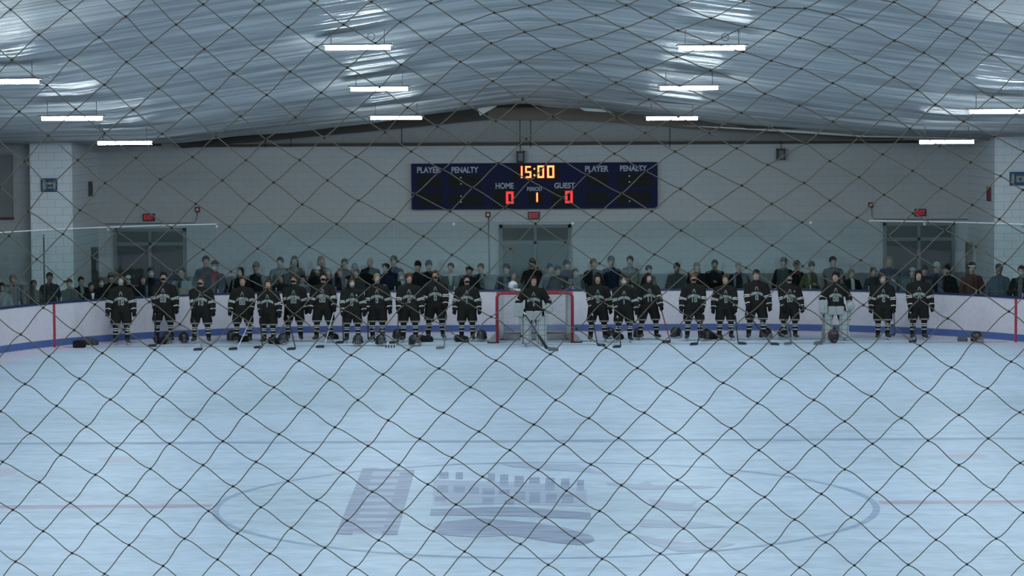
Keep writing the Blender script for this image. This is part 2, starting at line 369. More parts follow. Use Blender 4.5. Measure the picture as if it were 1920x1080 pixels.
def H335(Y):
    return float(np.interp(Y, [10, 28, 48.9, 55.8, 62.3, 68], [8.9, 8.8, 7.08, 6.41, 5.86, 5.53]))
def slope(Y): return float(np.interp(Y, [44, 56, 68], [.15, .145, .098]))
def ceilH(X, Y):
    s = slope(Y) * (1.0 if X < 0 else .95)
    d = math.sqrt(X*X + 1.0) - math.sqrt(3.35**2 + 1.0) - .8*max(0, abs(X)-9.2)
    return H335(Y) - s*d
ys = list(np.arange(-10, 43.9, 1.5)) + list(np.arange(44, 68.01, .045)); xs = list(np.arange(-15, 15.01, .45))
nY, nX = len(ys), len(xs); Yv = np.array(ys); Xv = np.array(xs)
rip = np.zeros((nY, nX))
fine = Yv >= 44
for k in range(26):   # long creases running across the hall
    lam = RNG.uniform(.24, 1.2); ph = RNG.uniform(0, 6.28); kx = RNG.uniform(-.10, .10); amp = (.020 if lam < .7 else .011)*lam
    env = .5+.5*np.sin(Xv*RNG.uniform(.15, .5)+RNG.uniform(0, 6.28)); 
    rip += amp*env[None, :]*np.sin(2*np.pi*(Yv[:, None]+kx*Xv[None, :]*.6)/lam+ph)
for k in range(95):   # sharp folds
    y0 = RNG.uniform(45, 67.5); x0 = RNG.uniform(-13, 13); L = RNG.uniform(1.5, 5); sl = RNG.uniform(-.05, .05); a = RNG.uniform(.02, .05)
    dd = (Yv[:, None]-y0-sl*(Xv[None, :]-x0))/RNG.uniform(.05, .09)
    rip += -a*np.exp(-np.abs(dd))*np.exp(-((Xv[None, :]-x0)/L)**2)
rip *= fine[:, None]
vs_ = []; 
for j, Y in enumerate(ys):
    for i, X in enumerate(xs):
        e = 0
        if Y > 65.5:
            e = -.08*((Y-65.5)/2.5)**2*(1+.7*math.sin(X*1.1+1)+.4*math.sin(X*2.7))*(.5 if X < 0 else .8)
        if Y > 56: e += .13*math.exp(-(X/2.2)**2)*min(1, (Y-56)/10)
        vs_.append((X, Y, ceilH(X, Y)+rip[j, i]*1.0+e))
fs = [(j*nX+i, j*nX+i+1, (j+1)*nX+i+1, (j+1)*nX+i) for j in range(nY-1) for i in range(nX-1)]
cm = bpy.data.meshes.new('ceiling'); cm.from_pydata(vs_, [], fs); cm.materials.append(M['ceil'])
cm.polygons.foreach_set('use_smooth', [True]*len(fs)); cm.update()
ceil = bpy.data.objects.new('ceiling', cm); COL.objects.link(ceil); tag(ceil, 'rippled silver fabric ceiling', kind='structure')
# roof deck above the end of the fabric
MB().add([(-15, 66.5, 5.2), (0, 66.5, 6.3), (15, 66.5, 5.2), (15, 71.4, 4.95), (0, 71.4, 6.0), (-15, 71.4, 4.95)], [(0, 1, 4, 5), (1, 2, 3, 4)]).build('trim_roof_deck', M['wood'], ceil)
def flap(px_pts, Y, curl=.12, name='torn_flap', m='ceil'):
    b = MB(); P = [at(x, y, Y) for x, y in px_pts]; c = sum(P, Vector())/len(P)
    n = len(P); V = [(p.x, Y+curl*(p.z-c.z)*3, p.z) for p in P] + [(p.x, Y+.012+curl*(p.z-c.z)*3, p.z) for p in P]
    F = [tuple(range(n)), tuple(range(n, 2*n))[::-1]]+[(i, (i+1) % n, n+(i+1) % n, n+i) for i in range(n)]
    b.add(V, F); return b.build(name, M[m], ceil)
flap([(893, 198), (900, 217), (932, 199), (915, 189)], 67.85, m='lit_cloth')
flap([(1073, 186), (1082, 200), (1096, 208), (1150, 211), (1112, 200), (1092, 189)], 67.85, m='lit_cloth')
flap([(790, 202), (840, 194), (915, 188), (915, 193), (850, 203), (795, 209)], 67.8, .3)
flap([(1150, 204), (1220, 206), (1300, 212), (1300, 214), (1215, 212), (1160, 208)], 67.8, .2)
flap([(1100, 190), (1130, 194), (1185, 199), (1225, 201), (1180, 206), (1130, 203)], 67.75, .2, 'roof_gap', 'wood')
flap([(1356, 231), (1400, 229), (1500, 230), (1548, 233), (1530, 240), (1480, 242), (1400, 241)], 67.6, .2, 'roof_gap', 'wood')
flap([(1270, 235), (1450, 246), (1620, 257), (1900, 262), (1900, 260), (1620, 254), (1450, 242)], 67.7, .1, 'fabric_edge', 'lit_cloth')
flap([(500, 224), (560, 217), (620, 216), (600, 222), (540, 227)], 67.5, .2, m='lit_cloth')

# lamps
HB = MB().box(-.64, .64, -.12, .12, 0, .05)
lamp0 = empty('ceiling_lamp'); 
MB().box(-.66, .66, -.21, .21, .078, .105).build('housing', M['fixture'], lamp0)
bb = MB(); bb.prism([(-.57, -.10), (.57, -.10), (.61, -.05), (.61, .05), (.57, .10), (-.57, .10), (-.61, .05), (-.61, -.05)], 0, .078)
bb.build('diffuser', M['lamp'], lamp0)
MB().tube([(-.5, 0, .11), (-.5, 0, .42)], .008, 6).build('hanger', M['steel'], lamp0)
MB().tube([(.5, 0, .11), (.5, 0, .42)], .008, 6).build('hanger', M['steel'], lamp0)
cord = MB().tube([(.25+.07*math.cos(a*.5)*(1), .02, .24+.07*math.sin(a*.5)) for a in range(13)], .006, 5, closed=False).build('coiled_cord', M['dark'], lamp0)
LG = 'tube lamps hung in rows under the fabric ceiling'
lamps = [(at(671, 89, 48.9), 'nearest lamp of the inner left row, below a coiled cord'), (at(711, 167, 55.8), 'middle lamp of the inner left row'),
         (at(743, 221, 62.3), 'farthest lamp of the inner left row, just above the gable wall'),
         (at(1335, 90, 48.6), 'nearest lamp of the inner right row'), (at(1292, 165, 55.6), 'middle lamp of the inner right row'),
         (at(1260, 222, 62.5), 'farthest lamp of the inner right row'),
         (at(8, 153, 46.3), 'nearest lamp of the outer left row, cut by the left picture edge'), (at(135, 222, 52.9), 'middle lamp of the outer left row'),
         (at(234, 268, 59.2), 'lowest lamp of the outer left row, above the left corner pier'),
         (at(1876, 209, 53.0), 'lamp of the outer right row cut by the right picture edge'), (at(1775, 266, 59.2), 'lowest lamp of the outer right row, beside the right corner pier')]
n_l = 0
def place_lamp(p, label, extra=0.0):
    global n_l
    o = lamp0 if n_l == 0 else copy_tree(lamp0); n_l += 1
    o.location = (p.x, p.y, p.z-.04); o.rotation_euler = (0, 0, .0)
    tag(o, label, 'lamp', LG); return o
for p, l in lamps:
    o = place_lamp(p, 'glowing tube lamp, ' + l)
    hgt = ceilH(p.x, p.y) - (p.z-.04)
    if hgt < .40:
        for ch in list(o.children):
            if ch.name.startswith('hanger'): ch.scale.z = max(.3, hgt/.42)
    if n_l not in (1,):
        for ch in list(o.children):
            if ch.name.startswith('coiled_cord') and n_l != 4: bpy.data.objects.remove(ch)
for Y in (40.5, 34.5, 28.6, 21.9, 15.2, 8.5, 1.8, -4.9):  # unseen inner rows; the last two are added to light the net
    for X in (-3.35, 3.35): place_lamp(Vector((X, Y, ceilH(X, Y)-.40)), 'unseen tube lamp of an inner row over the near rink and stand')
for Y in (46.3, 39.8, 33.3, 26.8, 20.3, 13.8, 5.2, -2.0):  # unseen outer rows, the last two likewise added for the net's light
    for X in (-9.4, 9.4):
        if Y == 46.3 and X < 0: continue
        place_lamp(Vector((X, Y, ceilH(X, Y)-.40)), 'unseen tube lamp of an outer row over the near rink and stand')

# ---------------------------------------------------------------- text helper
def text_mesh(name, s, p, height, width, m, parent=None, depth=.006, bold=.012):
    """lettering facing -Y; p = lower left corner in the parent's space"""
    cu = bpy.data.curves.new('t', 'FONT'); cu.body = s; cu.size = 1.0; cu.extrude = depth; cu.offset = bold
    to = bpy.data.objects.new('t', cu); COL.objects.link(to)
    dg = bpy.context.evaluated_depsgraph_get(); dg.update(); me = bpy.data.meshes.new_from_object(to.evaluated_get(dg))
    bpy.data.objects.remove(to)
    co = np.zeros(len(me.vertices)*3); me.vertices.foreach_get('co', co); co = co.reshape(-1, 3)
    mn, mx = co.min(0), co.max(0); out = np.zeros_like(co)
    out[:, 0] = (co[:, 0]-mn[0])/(mx[0]-mn[0])*width; out[:, 2] = (co[:, 1]-mn[1])/(mx[1]-mn[1])*height; out[:, 1] = -co[:, 2]
    me.vertices.foreach_set('co', out.ravel()); me.update(); me.materials.clear(); me.materials.append(m)
    o = bpy.data.objects.new(name, me); COL.objects.link(o); o.location = p
    if parent: o.parent = parent
    return o

# ---------------------------------------------------------------- scoreboard
M['sbblue'] = mat('scoreboard_blue', (.012, .015, .055), .6, spec=.1); M['sbdark'] = mat('scoreboard_panel', (.010, .011, .011), .5, spec=.1)
M['sbtext'] = mat('scoreboard_lettering', (.42, .46, .52), .6, spec=.1)
M['amber'] = mat('led_amber', (.3, .1, .03), .5, emit=(1.0, .46, .12), es=1.7)
M['red'] = mat('led_red', (.3, .02, .02), .5, emit=(1.0, .035, .05), es=1.0)
M['redhalo'] = mat('led_red_halo', (.2, .01, .01), .5, emit=(1.0, .02, .02), es=.55)
M['pale'] = mat('led_pale', (.4, .4, .4), .5, emit=(.8, .9, 1), es=.25)
SY = WY-.22
c0 = at(771, 307, SY); c1 = at(1233, 305, SY); c2 = at(771, 392.5, SY)
SW = c1.x-c0.x; SH = c0.z-c2.z
sb = empty('scoreboard', (c0.x, SY, c2.z+.0)); sb.rotation_euler = (0, -0.001, 0); tag(sb, 'long navy hockey scoreboard with lit amber and red digits mounted on the back wall', 'scoreboard')
MB().box(0, SW, 0, .2, 0, SH).build('cabinet', M['sbblue'], sb, bevel=.01)
kx, kz = SW/462.0, SH/85.5
def sp(px, py):  # picture position on the board -> board space
    return ((px-771)*kx, (392.5-(py+(px-771)*.0043))*kz)
def sbox(x0, y0, x1, y1, m='sbdark', name='digit_window', d=.012):
    a = sp(x0, y1); b = sp(x1, y0); return MB().box(a[0], b[0], -d, .0, a[1], b[1]).build(name, M[m], sb)
for x0, x1 in ((783, 828), (842, 903)): sbox(x0, 330, x1, 354); sbox(x0, 362, x1, 386)
for x0, x1 in ((1100, 1139), (1157, 1222)): sbox(x0, 327, x1, 351); sbox(x0, 359, x1, 384)
sbox(962, 309, 1048, 339); sbox(924, 356, 968, 387); sbox(1034, 356, 1078, 387); sbox(990, 361, 1018, 385)
def stext(s, x0, y0, x1, y1):
    a = sp(x0, y1); b = sp(x1, y0); text_mesh('lettering', s, (a[0], -.008, a[1]), b[1]-a[1], b[0]-a[0], M['sbtext'], sb, bold=.03)
stext('PLAYER', 782, 313, 826, 324.5); stext('PENALTY', 846.5, 313, 897, 324.5); stext('PLAYER', 1097, 311.5, 1141, 323); stext('PENALTY', 1162.5, 311, 1213, 322)
stext('HOME', 929, 343, 963, 354.5); stext('GUEST', 1039, 343, 1078, 354); stext('PERIOD', 988, 351, 1016, 358.5)
SEG = {'0': 'abcdef', '1': 'bc', '5': 'afgcd'}
def digit(ch, x0, y0, x1, y1, m, halo):
    a = sp(x0, y1); b = sp(x1, y0); W, Hh = b[0]-a[0], b[1]-a[1]; t = W*.24
    def seg(dy, g, mm, nm):
        bd = MB()
        for s in SEG[ch]:
            X0, X1, Z0, Z1 = {'a': (0, W, Hh-t, Hh), 'd': (0, W, 0, t), 'g': (0, W, Hh/2-t/2, Hh/2+t/2), 'f': (0, t, Hh/2, Hh),
                              'e': (0, t, 0, Hh/2), 'b': (W-t, W, Hh/2, Hh), 'c': (W-t, W, 0, Hh/2)}[s]
            if s in 'ad': X0 += t*.35; X1 -= t*.35
            bd.box(a[0]+X0-g, a[0]+X1+g, -dy, -dy+.012, a[1]+Z0-g, a[1]+Z1+g)
        return bd.build(nm, M[mm], sb)
    seg(.022, .013, halo, 'digit_halo'); seg(.034, 0, m, 'digit')  # wider red segments painted in as the glow around each digit
digit('1', 969, 312, 979.5, 334, 'amber', 'redhalo'); digit('5', 985, 312, 996, 334, 'amber', 'redhalo')
digit('0', 1008, 311, 1020, 334, 'amber', 'redhalo'); digit('0', 1026, 311, 1039, 334, 'amber', 'redhalo')
digit('0', 949, 360, 962, 382, 'red', 'redhalo'); digit('0', 1060, 359, 1073, 381, 'red', 'redhalo'); digit('1', 998, 362, 1008, 379, 'amber', 'redhalo')
for x, y in ((1002, 317), (1002, 329)): sbox(x-1.4, y-1.6, x+1.4, y+1.6, 'amber', 'colon_dot', .03)
for x, y in ((864, 333), (864, 345), (864, 368), (864, 379), (1180, 331), (1180, 342), (1180, 378)): sbox(x-1, y-1, x+1, y+1, 'pale', 'colon_dot', .03)

# ---------------------------------------------------------------- things on the walls
M['exitbox'] = mat('exit_housing', (.06, .012, .016), .5); M['exitred'] = mat('exit_letters', (.3, .02, .03), .5, emit=(1, .03, .07), es=.28)
def exit_sign(px, py, label):
    Y = WY-.10; a = at(px-11, py+7, Y); b = at(px+11, py-7, Y); w_, h_ = b.x-a.x, b.z-a.z
    e = empty('exit_sign', (a.x, Y, a.z)); tag(e, label, 'exit sign', 'exit signs over the doors')
    MB().box(0, w_, 0, .1, 0, h_).build('housing', M['exitbox'], e, bevel=.008)
    text_mesh('lettering', 'EXIT', (w_*.13, -.006, h_*.17), h_*.66, w_*.74, M['exitred'], e)
exit_sign(279, 407.5, 'red EXIT sign above the left double door'); exit_sign(1001, 404, 'red EXIT sign under the middle of the scoreboard')
exit_sign(1726, 398.5, 'red EXIT sign above the right double door')
M['alarm'] = mat('alarm_red', (.12, .015, .02), .5)
def alarm(px, py, path, label):
    Y = WY-.07; c = at(px, py, Y); e = empty('fire_alarm', (c.x, Y, c.z)); tag(e, label, 'fire alarm', 'small red alarm strobes on the back wall')
    MB().box(-.07, .07, 0, .07, -.075, .075).build('housing', M['alarm'], e, bevel=.01)
    MB().box(-.03, .03, -.015, 0, -.03, .03).build('strobe', M['white'], e)
    pts = [at(x, y, WY-.03)-Vector((c.x, Y, c.z)) for x, y in path]; MB().tube(pts, .012, 6).build('conduit', M['steel'], e)
alarm(370, 393, [(370, 398), (369, 412), (364, 418), (195, 420)], 'red alarm strobe with conduit right of the left exit sign')
alarm(915, 402.5, [(916, 407), (917, 470), (917.5, 515)], 'red alarm strobe with long vertical conduit beside the centre door')
alarm(1633, 384.5, [(1634, 389), (1635, 405), (1640, 411), (1815, 411)], 'red alarm strobe with conduit left of the right exit sign')
def double_door(n, x0, x1, y0, ybar, ybot, glass, frame, label, k):
    Y = WY-.06; a = at(x0, y0, Y); b = at(x1, y0+.5, Y); w_ = b.x-a.x; top = a.z; bar = zt(x0, ybar)
    d = empty('door_%d' % k, (a.x, Y, -.02)); tag(d, label, kind='structure')
    fr = MB().box(0, .09, -.03, .05, 0, top).box(w_-.09, w_, -.03, .05, 0, top).box(0, w_, -.03, .05, top-.09, top)
    fr.box(.09, w_-.09, -.02, .05, bar-.045, bar+.045).box(w_/2-.04, w_/2+.04, -.02, .05, 0, top-.09)
    fr.build('frame', M[frame], d)
    for i in (0, 1):
        xa = .09+i*(w_/2-.05); xb = xa+w_/2-.13
        MB().box(xa, xb, .0, .04, bar+.045, top-.09).build('transom_glass', M['doorglass'], d)
        lf = MB().box(xa+.01, xb-.01, .0, .045, .02, bar-.05).build('leaf', M[glass], d)
        MB().box(xa+.06, xb-.06, -.05, -.02, .95, 1.0).build('push_bar', M['steel'], lf)
M['doorgrey'] = mat('door_grey', (.10, .125, .125), .5)
double_door(1, 213, 349, 427, 456, 600, 'doorglass', 'doorframe', 'dark glazed double door at the left of the back wall', 1)
double_door(2, 936, 1071, 420, 453, 600, 'doorgrey', 'doorframe', 'grey double door in the middle of the back wall', 2)
double_door(3, 1656, 1790, 416, 447, 600, 'doorglass', 'doorframe', 'dark glazed double door at the right of the back wall', 3)
def horn(px, py, label):
    Y = WY-.3; c = at(px, py, Y); e = empty('horn_speaker', (c.x, Y, c.z)); tag(e, label, 'speaker')
    MB().box(-.115, -.085, -.02, .28, -.16, .16).box(.085, .115, -.02, .28, -.16, .16).box(-.115, .115, -.02, .28, .13, .16).build('bracket', M['dark'], e)
    MB().box(-.075, .075, -.05, .22, -.13, .12).build('body', M['fixture'], e, bevel=.02)
    MB().tube([(0, .1, .15), (0, .1, .36)], .01, 6).build('hanger_rod', M['dark'], e)
horn(976, 294, 'grey speaker hung above the scoreboard'); horn(1465, 289.5, 'grey speaker on the wall right of the scoreboard')
M['signblue'] = mat('sign_blue', (.02, .085, .17), .5); M['signpale'] = mat('sign_figure', (.35, .38, .32), .6)
def bluesign(x0, y0, x1, y1, label):
    Y = 66.9; a = at(x0, y1, Y); b = at(x1, y0, Y); w_, h_ = b.x-a.x, b.z-a.z; e = empty('wall_sign', (a.x, Y, a.z)); tag(e, label, 'sign')
    MB().box(0, w_, 0, .03, 0, h_).build('panel', M['signblue'], e)
    fg = MB().xz([(w_*.12, h_*.2), (w_*.2, h_*.1), (w_*.28, h_*.2), (w_*.31, h_*.55), (w_*.26, h_*.82), (w_*.2, h_*.9), (w_*.14, h_*.8), (w_*.1, h_*.55)], -.006, 0)
    fg.build('figure', M['signpale'], e)
    MB().box(w_*.42, w_*.9, -.006, 0, h_*.25, h_*.7).build('picture_block', M['signpale'], e)
    MB().box(w_*.58, w_*.75, -.012, -.006, h_*.35, h_*.58).build('picture_centre', M['signblue'], e)
bluesign(77, 334, 107, 360, 'blue sign with a pale figure on the left corner pier')
bluesign(1893, 322, 1923, 348, 'blue sign with a pale figure on the right corner pier at the picture edge')
# boxes on the inner pier faces
for s, y, z0, z1, m, lb in ((-1, 69.6, zt(184, 367, 70), zt(184, 340, 70), 'dark', 'narrow dark box on the inner face of the left corner pier'),
                        (1, 67.6, zt(1862, 377, 67.6), zt(1862, 350, 67.6), 'alarm', 'narrow dark red box on the inner face of the right corner pier'),
                        (-1, 69.9, .6, zt(184, 463, 70), 'doorglass', 'tall narrow dark cabinet against the inner face of the left corner pier'),
                        (1, 70.3, .6, zt(1824, 455, 70), 'woodlight', 'tall brown cabinet against the inner face of the right corner pier')):
    x = s*11.93; d = .14 if z0 == .6 else .06; xa, xb = sorted((x, x-s*d)); big = z0 == .6
    if big: z0 = -.02
    e = empty('cabinet' if big else 'wall_box', (x, y, z0)); tag(e, lb, 'cabinet' if big else 'box')
    MB().box(xa-x, xb-x, -.18, .18, 0, z1-z0).build('body', M[m], e, bevel=.006)
    MB().box((xa if s > 0 else xb)-x-.01, (xa if s > 0 else xb)-x+.01, -.14, .14, .05, z1-z0-.05).build('door', M[m], e)
# dark banner at the left
a = at(-70, 410, 67.5); c = at(22, 290, 67.5); e = empty('wall_banner', (a.x, 67.5, a.z)); tag(e, 'large grey banner with a dark red lower edge at the left picture edge', 'banner')
MB().box(0, c.x-a.x, .0, .09, 0, c.z-a.z).build('panel', mat('banner_grey', (.22, .23, .23), .8), e)
MB().box(0, c.x-a.x+.02, -.02, .1, -.03, .03).build('lower_rail', M['alarm'], e)

# ---------------------------------------------------------------- goal
gcx = at(1003, 640, GOALY).x
goal = empty('hockey_goal', (gcx, GOALY+.5, 0)); tag(goal, 'red framed hockey goal with white net on the goal line behind the goalie', 'goal')
GW = .915; GH = 1.22
fr = MB().tube([(-GW, 0, 0), (-GW, 0, GH-.10), (-GW+.03, 0, GH-.03), (-GW+.10, 0, GH), (GW-.10, 0, GH), (GW-.03, 0, GH-.03), (GW, 0, GH-.10), (GW, 0, 0)], .038, 10)
fr.build('pipe_frame', M['goalred'], goal)
base = [(-GW, 0), (-GW-.10, .45), (-GW+.05, .85), (-.4, 1.05), (.4, 1.05), (GW-.05, .85), (GW+.10, .45), (GW, 0)]
MB().tube([(x, y, .04) for x, y in base], .03, 8).build('base_frame', M['goalred'], goal)
MB().tube([(-GW, 0, GH), (-GW+.25, .5, GH), (0, .56, GH), (GW-.25, .5, GH), (GW, 0, GH)], .022, 8).build('top_frame', M['goalred'], goal)
def netsheet(b, P, nu, nv, r=.006):
    # P(u,v) -> point
    for i in range(nu+1): b.tube([P(i/nu, v/6) for v in range(7)], r, 3)
    for j in range(nv+1): b.tube([P(u/10, j/nv) for u in range(11)], r, 3)
b = MB()
def pback(u, v):
    x = -1+2*u; yt = .54*(1-abs(x)**4*.3); yb = 1.03*(1-abs(x)**4*.2)
    return Vector((x*(GW-.15), yt+(yb-yt)*(1-v)**1.5, .06+v*(GH-.06)))
netsheet(b, pback, 40, 27)
netsheet(b, lambda u, v: Vector(((-1+2*u)*(GW-.05-.1*v), v*.53, GH-.01)), 40, 10)
for s in (-1, 1):
    netsheet(b, lambda u, v, s=s: Vector((s*(GW-.15*u), u*(1.0-.5*v), .06+v*(GH-.06))), 18, 27)
b.build('netting', M['goalnet'], goal)
MB().box(-GW+.02, GW-.02, .86, .95, 0.02, .15).build('base_padding', M['goalpad'], goal, bevel=.02)
MB().box(-GW+.02, GW-.02, .93, .97, .15, .20).build('skirt_strip', M['woodlight'], goal)
for s in (-1, 1):
    b = MB(); b.xz([(s*GW, .02), (s*(GW+.22), .02), (s*(GW+.18), .10), (s*(GW+.05), .22), (s*(GW+.02), .42), (s*GW, .42)], -.02, .35)
    o = b.build('corner_padding', M['goalpad'], goal, bevel=.02)
    MB().box(min(s*(GW-.04), s*(GW+.24)), max(s*(GW-.04), s*(GW+.24)), -.03, .38, 0.0, .035).build('corner_base', M['black'], o)

# ---------------------------------------------------------------- implicit surface modelling
class Blob:
    """smooth union of tapered capsules, ellipsoids and boxes, turned into one continuous surface"""
    def __init__(s, k=.03): s.p = []; s.k = k; s.cuts = []
    def cap(s, a, b, ra, rb=None, ys=1.0, yaw=0, k=None): s.p.append(('c', np.array(a, float), np.array(b, float), ra, ra if rb is None else rb, ys, yaw, k)); return s
    def ell(s, c, r, yaw=0, k=None): s.p.append(('e', np.array(c, float), np.array(r, float), 0, 0, 1, yaw, k)); return s
    def box(s, c, h, r=.02, yaw=0, k=None): s.p.append(('b', np.array(c, float), np.array(h, float), r, 0, 1, yaw, k)); return s
    def cut(s, fn): s.cuts.append(fn); return s
    def bounds(s):
        lo = np.full(3, 9.); hi = np.full(3, -9.)
        for t, a, b, ra, rb, ys, yaw, k in s.p:
            if t == 'c': l = np.minimum(a-ra, b-rb); h = np.maximum(a+ra, b+rb)
            elif t == 'e': l = a-b; h = a+b
            else: l = a-b-ra; h = a+b+ra
            if yaw:
                c = .5*(l+h); r = .5*(h-l); c2 = rotz(c[None, :], yaw)[0]; m = max(r[0], r[1])*1.2; r = np.array([m, m, r[2]]); l = c2-r; h = c2+r
            lo = np.minimum(lo, l); hi = np.maximum(hi, h)
        return lo, hi
    def f(s, X, Y, Z):
        D = None
        for t, a, b, ra, rb, ys, yaw, k in s.p:
            if yaw:
                c, sn = math.cos(-yaw), math.sin(-yaw); x, y = c*X-sn*Y, sn*X+c*Y
            else: x, y = X, Y
            if t == 'c':
                px, py, pz = x-a[0], (y-a[1])/ys, Z-a[2]; ba = b-a; ba = ba/np.array([1, ys, 1]); L = max(ba@ba, 1e-9)
                h = np.clip((px*ba[0]+py*ba[1]+pz*ba[2])/L, 0, 1)
                d = np.sqrt((px-h*ba[0])**2+(py-h*ba[1])**2+(pz-h*ba[2])**2)-(ra+(rb-ra)*h)
            elif t == 'e':
                px, py, pz = x-a[0], y-a[1], Z-a[2]
                k0 = np.sqrt((px/b[0])**2+(py/b[1])**2+(pz/b[2])**2)
                d = (k0-1)*min(b)*(.5+.5*k0/np.maximum(k0, 1))
            else:
                qx, qy, qz = np.abs(x-a[0])-b[0], np.abs(y-a[1])-b[1], np.abs(Z-a[2])-b[2]
                d = np.sqrt(np.maximum(qx, 0)**2+np.maximum(qy, 0)**2+np.maximum(qz, 0)**2)+np.minimum(np.maximum(np.maximum(qx, qy), qz), 0)-ra
            kk = s.k if k is None else k
            if D is None: D = d
            elif kk <= 0: D = np.minimum(D, d)
            else:
                h = np.maximum(kk-np.abs(D-d), 0)/kk; D = np.minimum(D, d)-h*h*kk*.25
        for c in s.cuts: D = np.maximum(D, c(X, Y, Z))
        return D
def rotz(p, a):
    c, s = math.cos(a), math.sin(a); q = p.copy(); q[:, 0] = c*p[:, 0]-s*p[:, 1]; q[:, 1] = s*p[:, 0]+c*p[:, 1]; return q
def axis_coords(lo, hi, res, fines, fres):
    out = [lo]
    while out[-1] < hi:
        x = out[-1]; r = res
        for a, b in fines:
            if a-1e-6 <= x+res*.5 and x <= b: r = fres
        out.append(x+r)
    return np.array(out)
def surface(blob, name, color, mat_, parent, res=.016, fine=None, fres=.009, scale=1.0):
    lo, hi = blob.bounds(); lo = lo-2.2*res; hi = hi+2.2*res
    fx, fy, fz = fine if fine else ([], [], [])
    xs, ys, zs = (axis_coords(lo[i], hi[i], res, (fx, fy, fz)[i], fres) for i in range(3))
    X, Y, Z = np.meshgrid(xs, ys, zs, indexing='ij'); F = blob.f(X, Y, Z)
    F[0], F[-1] = 9, 9; F[:, 0], F[:, -1] = 9, 9; F[:, :, 0], F[:, :, -1] = 9, 9
    S = F < 0; n = np.array(F.shape); cn = n-1; tot = int(cn.prod())
    acc = np.zeros((tot, 3)); cnt = np.zeros(tot); quads = []
    ax = (xs, ys, zs)
    for d in range(3):
        a = [slice(None)]*3; b = [slice(None)]*3; a[d] = slice(0, -1); b[d] = slice(1, None)
        cr = np.argwhere(S[tuple(a)] != S[tuple(b)]); 
        if len(cr) == 0: continue
        i0 = cr; i1 = cr.copy(); i1[:, d] += 1
        f0 = F[tuple(i0.T)]; f1 = F[tuple(i1.T)]; f0 = np.clip(f0, -1, 1); f1 = np.clip(f1, -1, 1); t = f0/(f0-f1)
        P = np.stack([ax[q][i0[:, q]] for q in range(3)], 1); P[:, d] += t*(ax[d][i1[:, d]]-ax[d][i0[:, d]])
        u, v = [(1, 2), (2, 0), (0, 1)][d]; cells = []
        for du, dv in ((-1, -1), (0, -1), (0, 0), (-1, 0)):
            c = cr.copy(); c[:, u] += du; c[:, v] += dv
            fi = (c[:, 0]*cn[1]+c[:, 1])*cn[2]+c[:, 2]; cells.append(fi)
            cnt += np.bincount(fi, minlength=tot)
            for q in range(3): acc[:, q] += np.bincount(fi, weights=P[:, q], minlength=tot)
        qd = np.stack(cells, 1); fl_ = f0 < 0; qd[~fl_] = qd[~fl_][:, ::-1]; quads.append(qd)
    quads = np.concatenate(quads); used = np.nonzero(cnt)[0]; mp = np.full(tot, -1, np.int64); mp[used] = np.arange(len(used))
    V = acc[used]/cnt[used][:, None]; Q = mp[quads]
    me = bpy.data.meshes.new(name); me.vertices.add(len(V)); me.vertices.foreach_set('co', (V*scale).astype(np.float32).ravel())
    me.loops.add(Q.size); me.loops.foreach_set('vertex_index', Q.ravel().astype(np.int32))
    me.polygons.add(len(Q)); me.polygons.foreach_set('loop_start', (np.arange(len(Q))*4).astype(np.int32))
    me.polygons.foreach_set('loop_total', np.full(len(Q), 4, np.int32)); me.polygons.foreach_set('use_smooth', np.ones(len(Q), bool))
    me.update(calc_edges=True); me.validate()
    C = color(V) if callable(color) else np.tile(np.array(color, float), (len(V), 1))
    at_ = me.color_attributes.new('Col', 'FLOAT_COLOR', 'POINT')
    at_.data.foreach_set('color', np.concatenate([C, np.ones((len(V), 1))], 1).astype(np.float32).ravel())
    me.materials.append(mat_); o = bpy.data.objects.new(name, me); COL.objects.link(o)
    if parent: o.parent = parent
    return o

# ---------------------------------------------------------------- people
SKINS = [(.36, .22, .17), (.40, .26, .20), (.32, .19, .14), (.20, .12, .085)]
def ik(S, H, L1, L2, bend):
    S, H, bend = np.array(S, float), np.array(H, float), np.array(bend, float); d = H-S; L = np.linalg.norm(d)
    if L > (L1+L2)*.995: d = d/L*(L1+L2)*.995; L = (L1+L2)*.995; H = S+d
    u = d/L; a = (L1*L1-L2*L2+L*L)/(2*L); h = math.sqrt(max(L1*L1-a*a, 0)); b = bend-u*(bend@u); b = b/np.linalg.norm(b)
    return S+u*a+b*h, H
def hand(bl, W, d, side, s=1.0, fat=1.0):
    """palm, five unequal bent fingers and a side thumb, leaving wrist W along d"""
    W, d = np.array(W), np.array(d, float); d = d/np.linalg.norm(d); x = np.array([0, 1., 0]); x = x-d*(x@d); x /= np.linalg.norm(x); nrm = np.cross(d, x)*(-side)
    P = W+d*.045*s; bl.cap(W, P+d*.03*s, .024*s*fat, .036*s*fat, k=.02)
    for i, (o, L) in enumerate(((-.030, .060), (-.010, .072), (.010, .068), (.029, .052))):
        r = P+d*.035*s+x*o*s*fat; m = r+d*L*.5*s+nrm*.008*s; e = m+d*L*.3*s+nrm*L*.35*s
        bl.cap(r, m, .010*s*fat, .0095*s*fat, k=.006); bl.cap(m, e, .0095*s*fat, .008*s*fat, k=.006)
    t = W+d*.03*s-x*.028*s; t2 = t-x*.028*s+d*.03*s; bl.cap(t, t2, .013*s*fat, .011*s*fat, k=.01); bl.cap(t2, t2+d*.025*s+nrm*.012, .011*s*fat, .009*s*fat, k=.006)
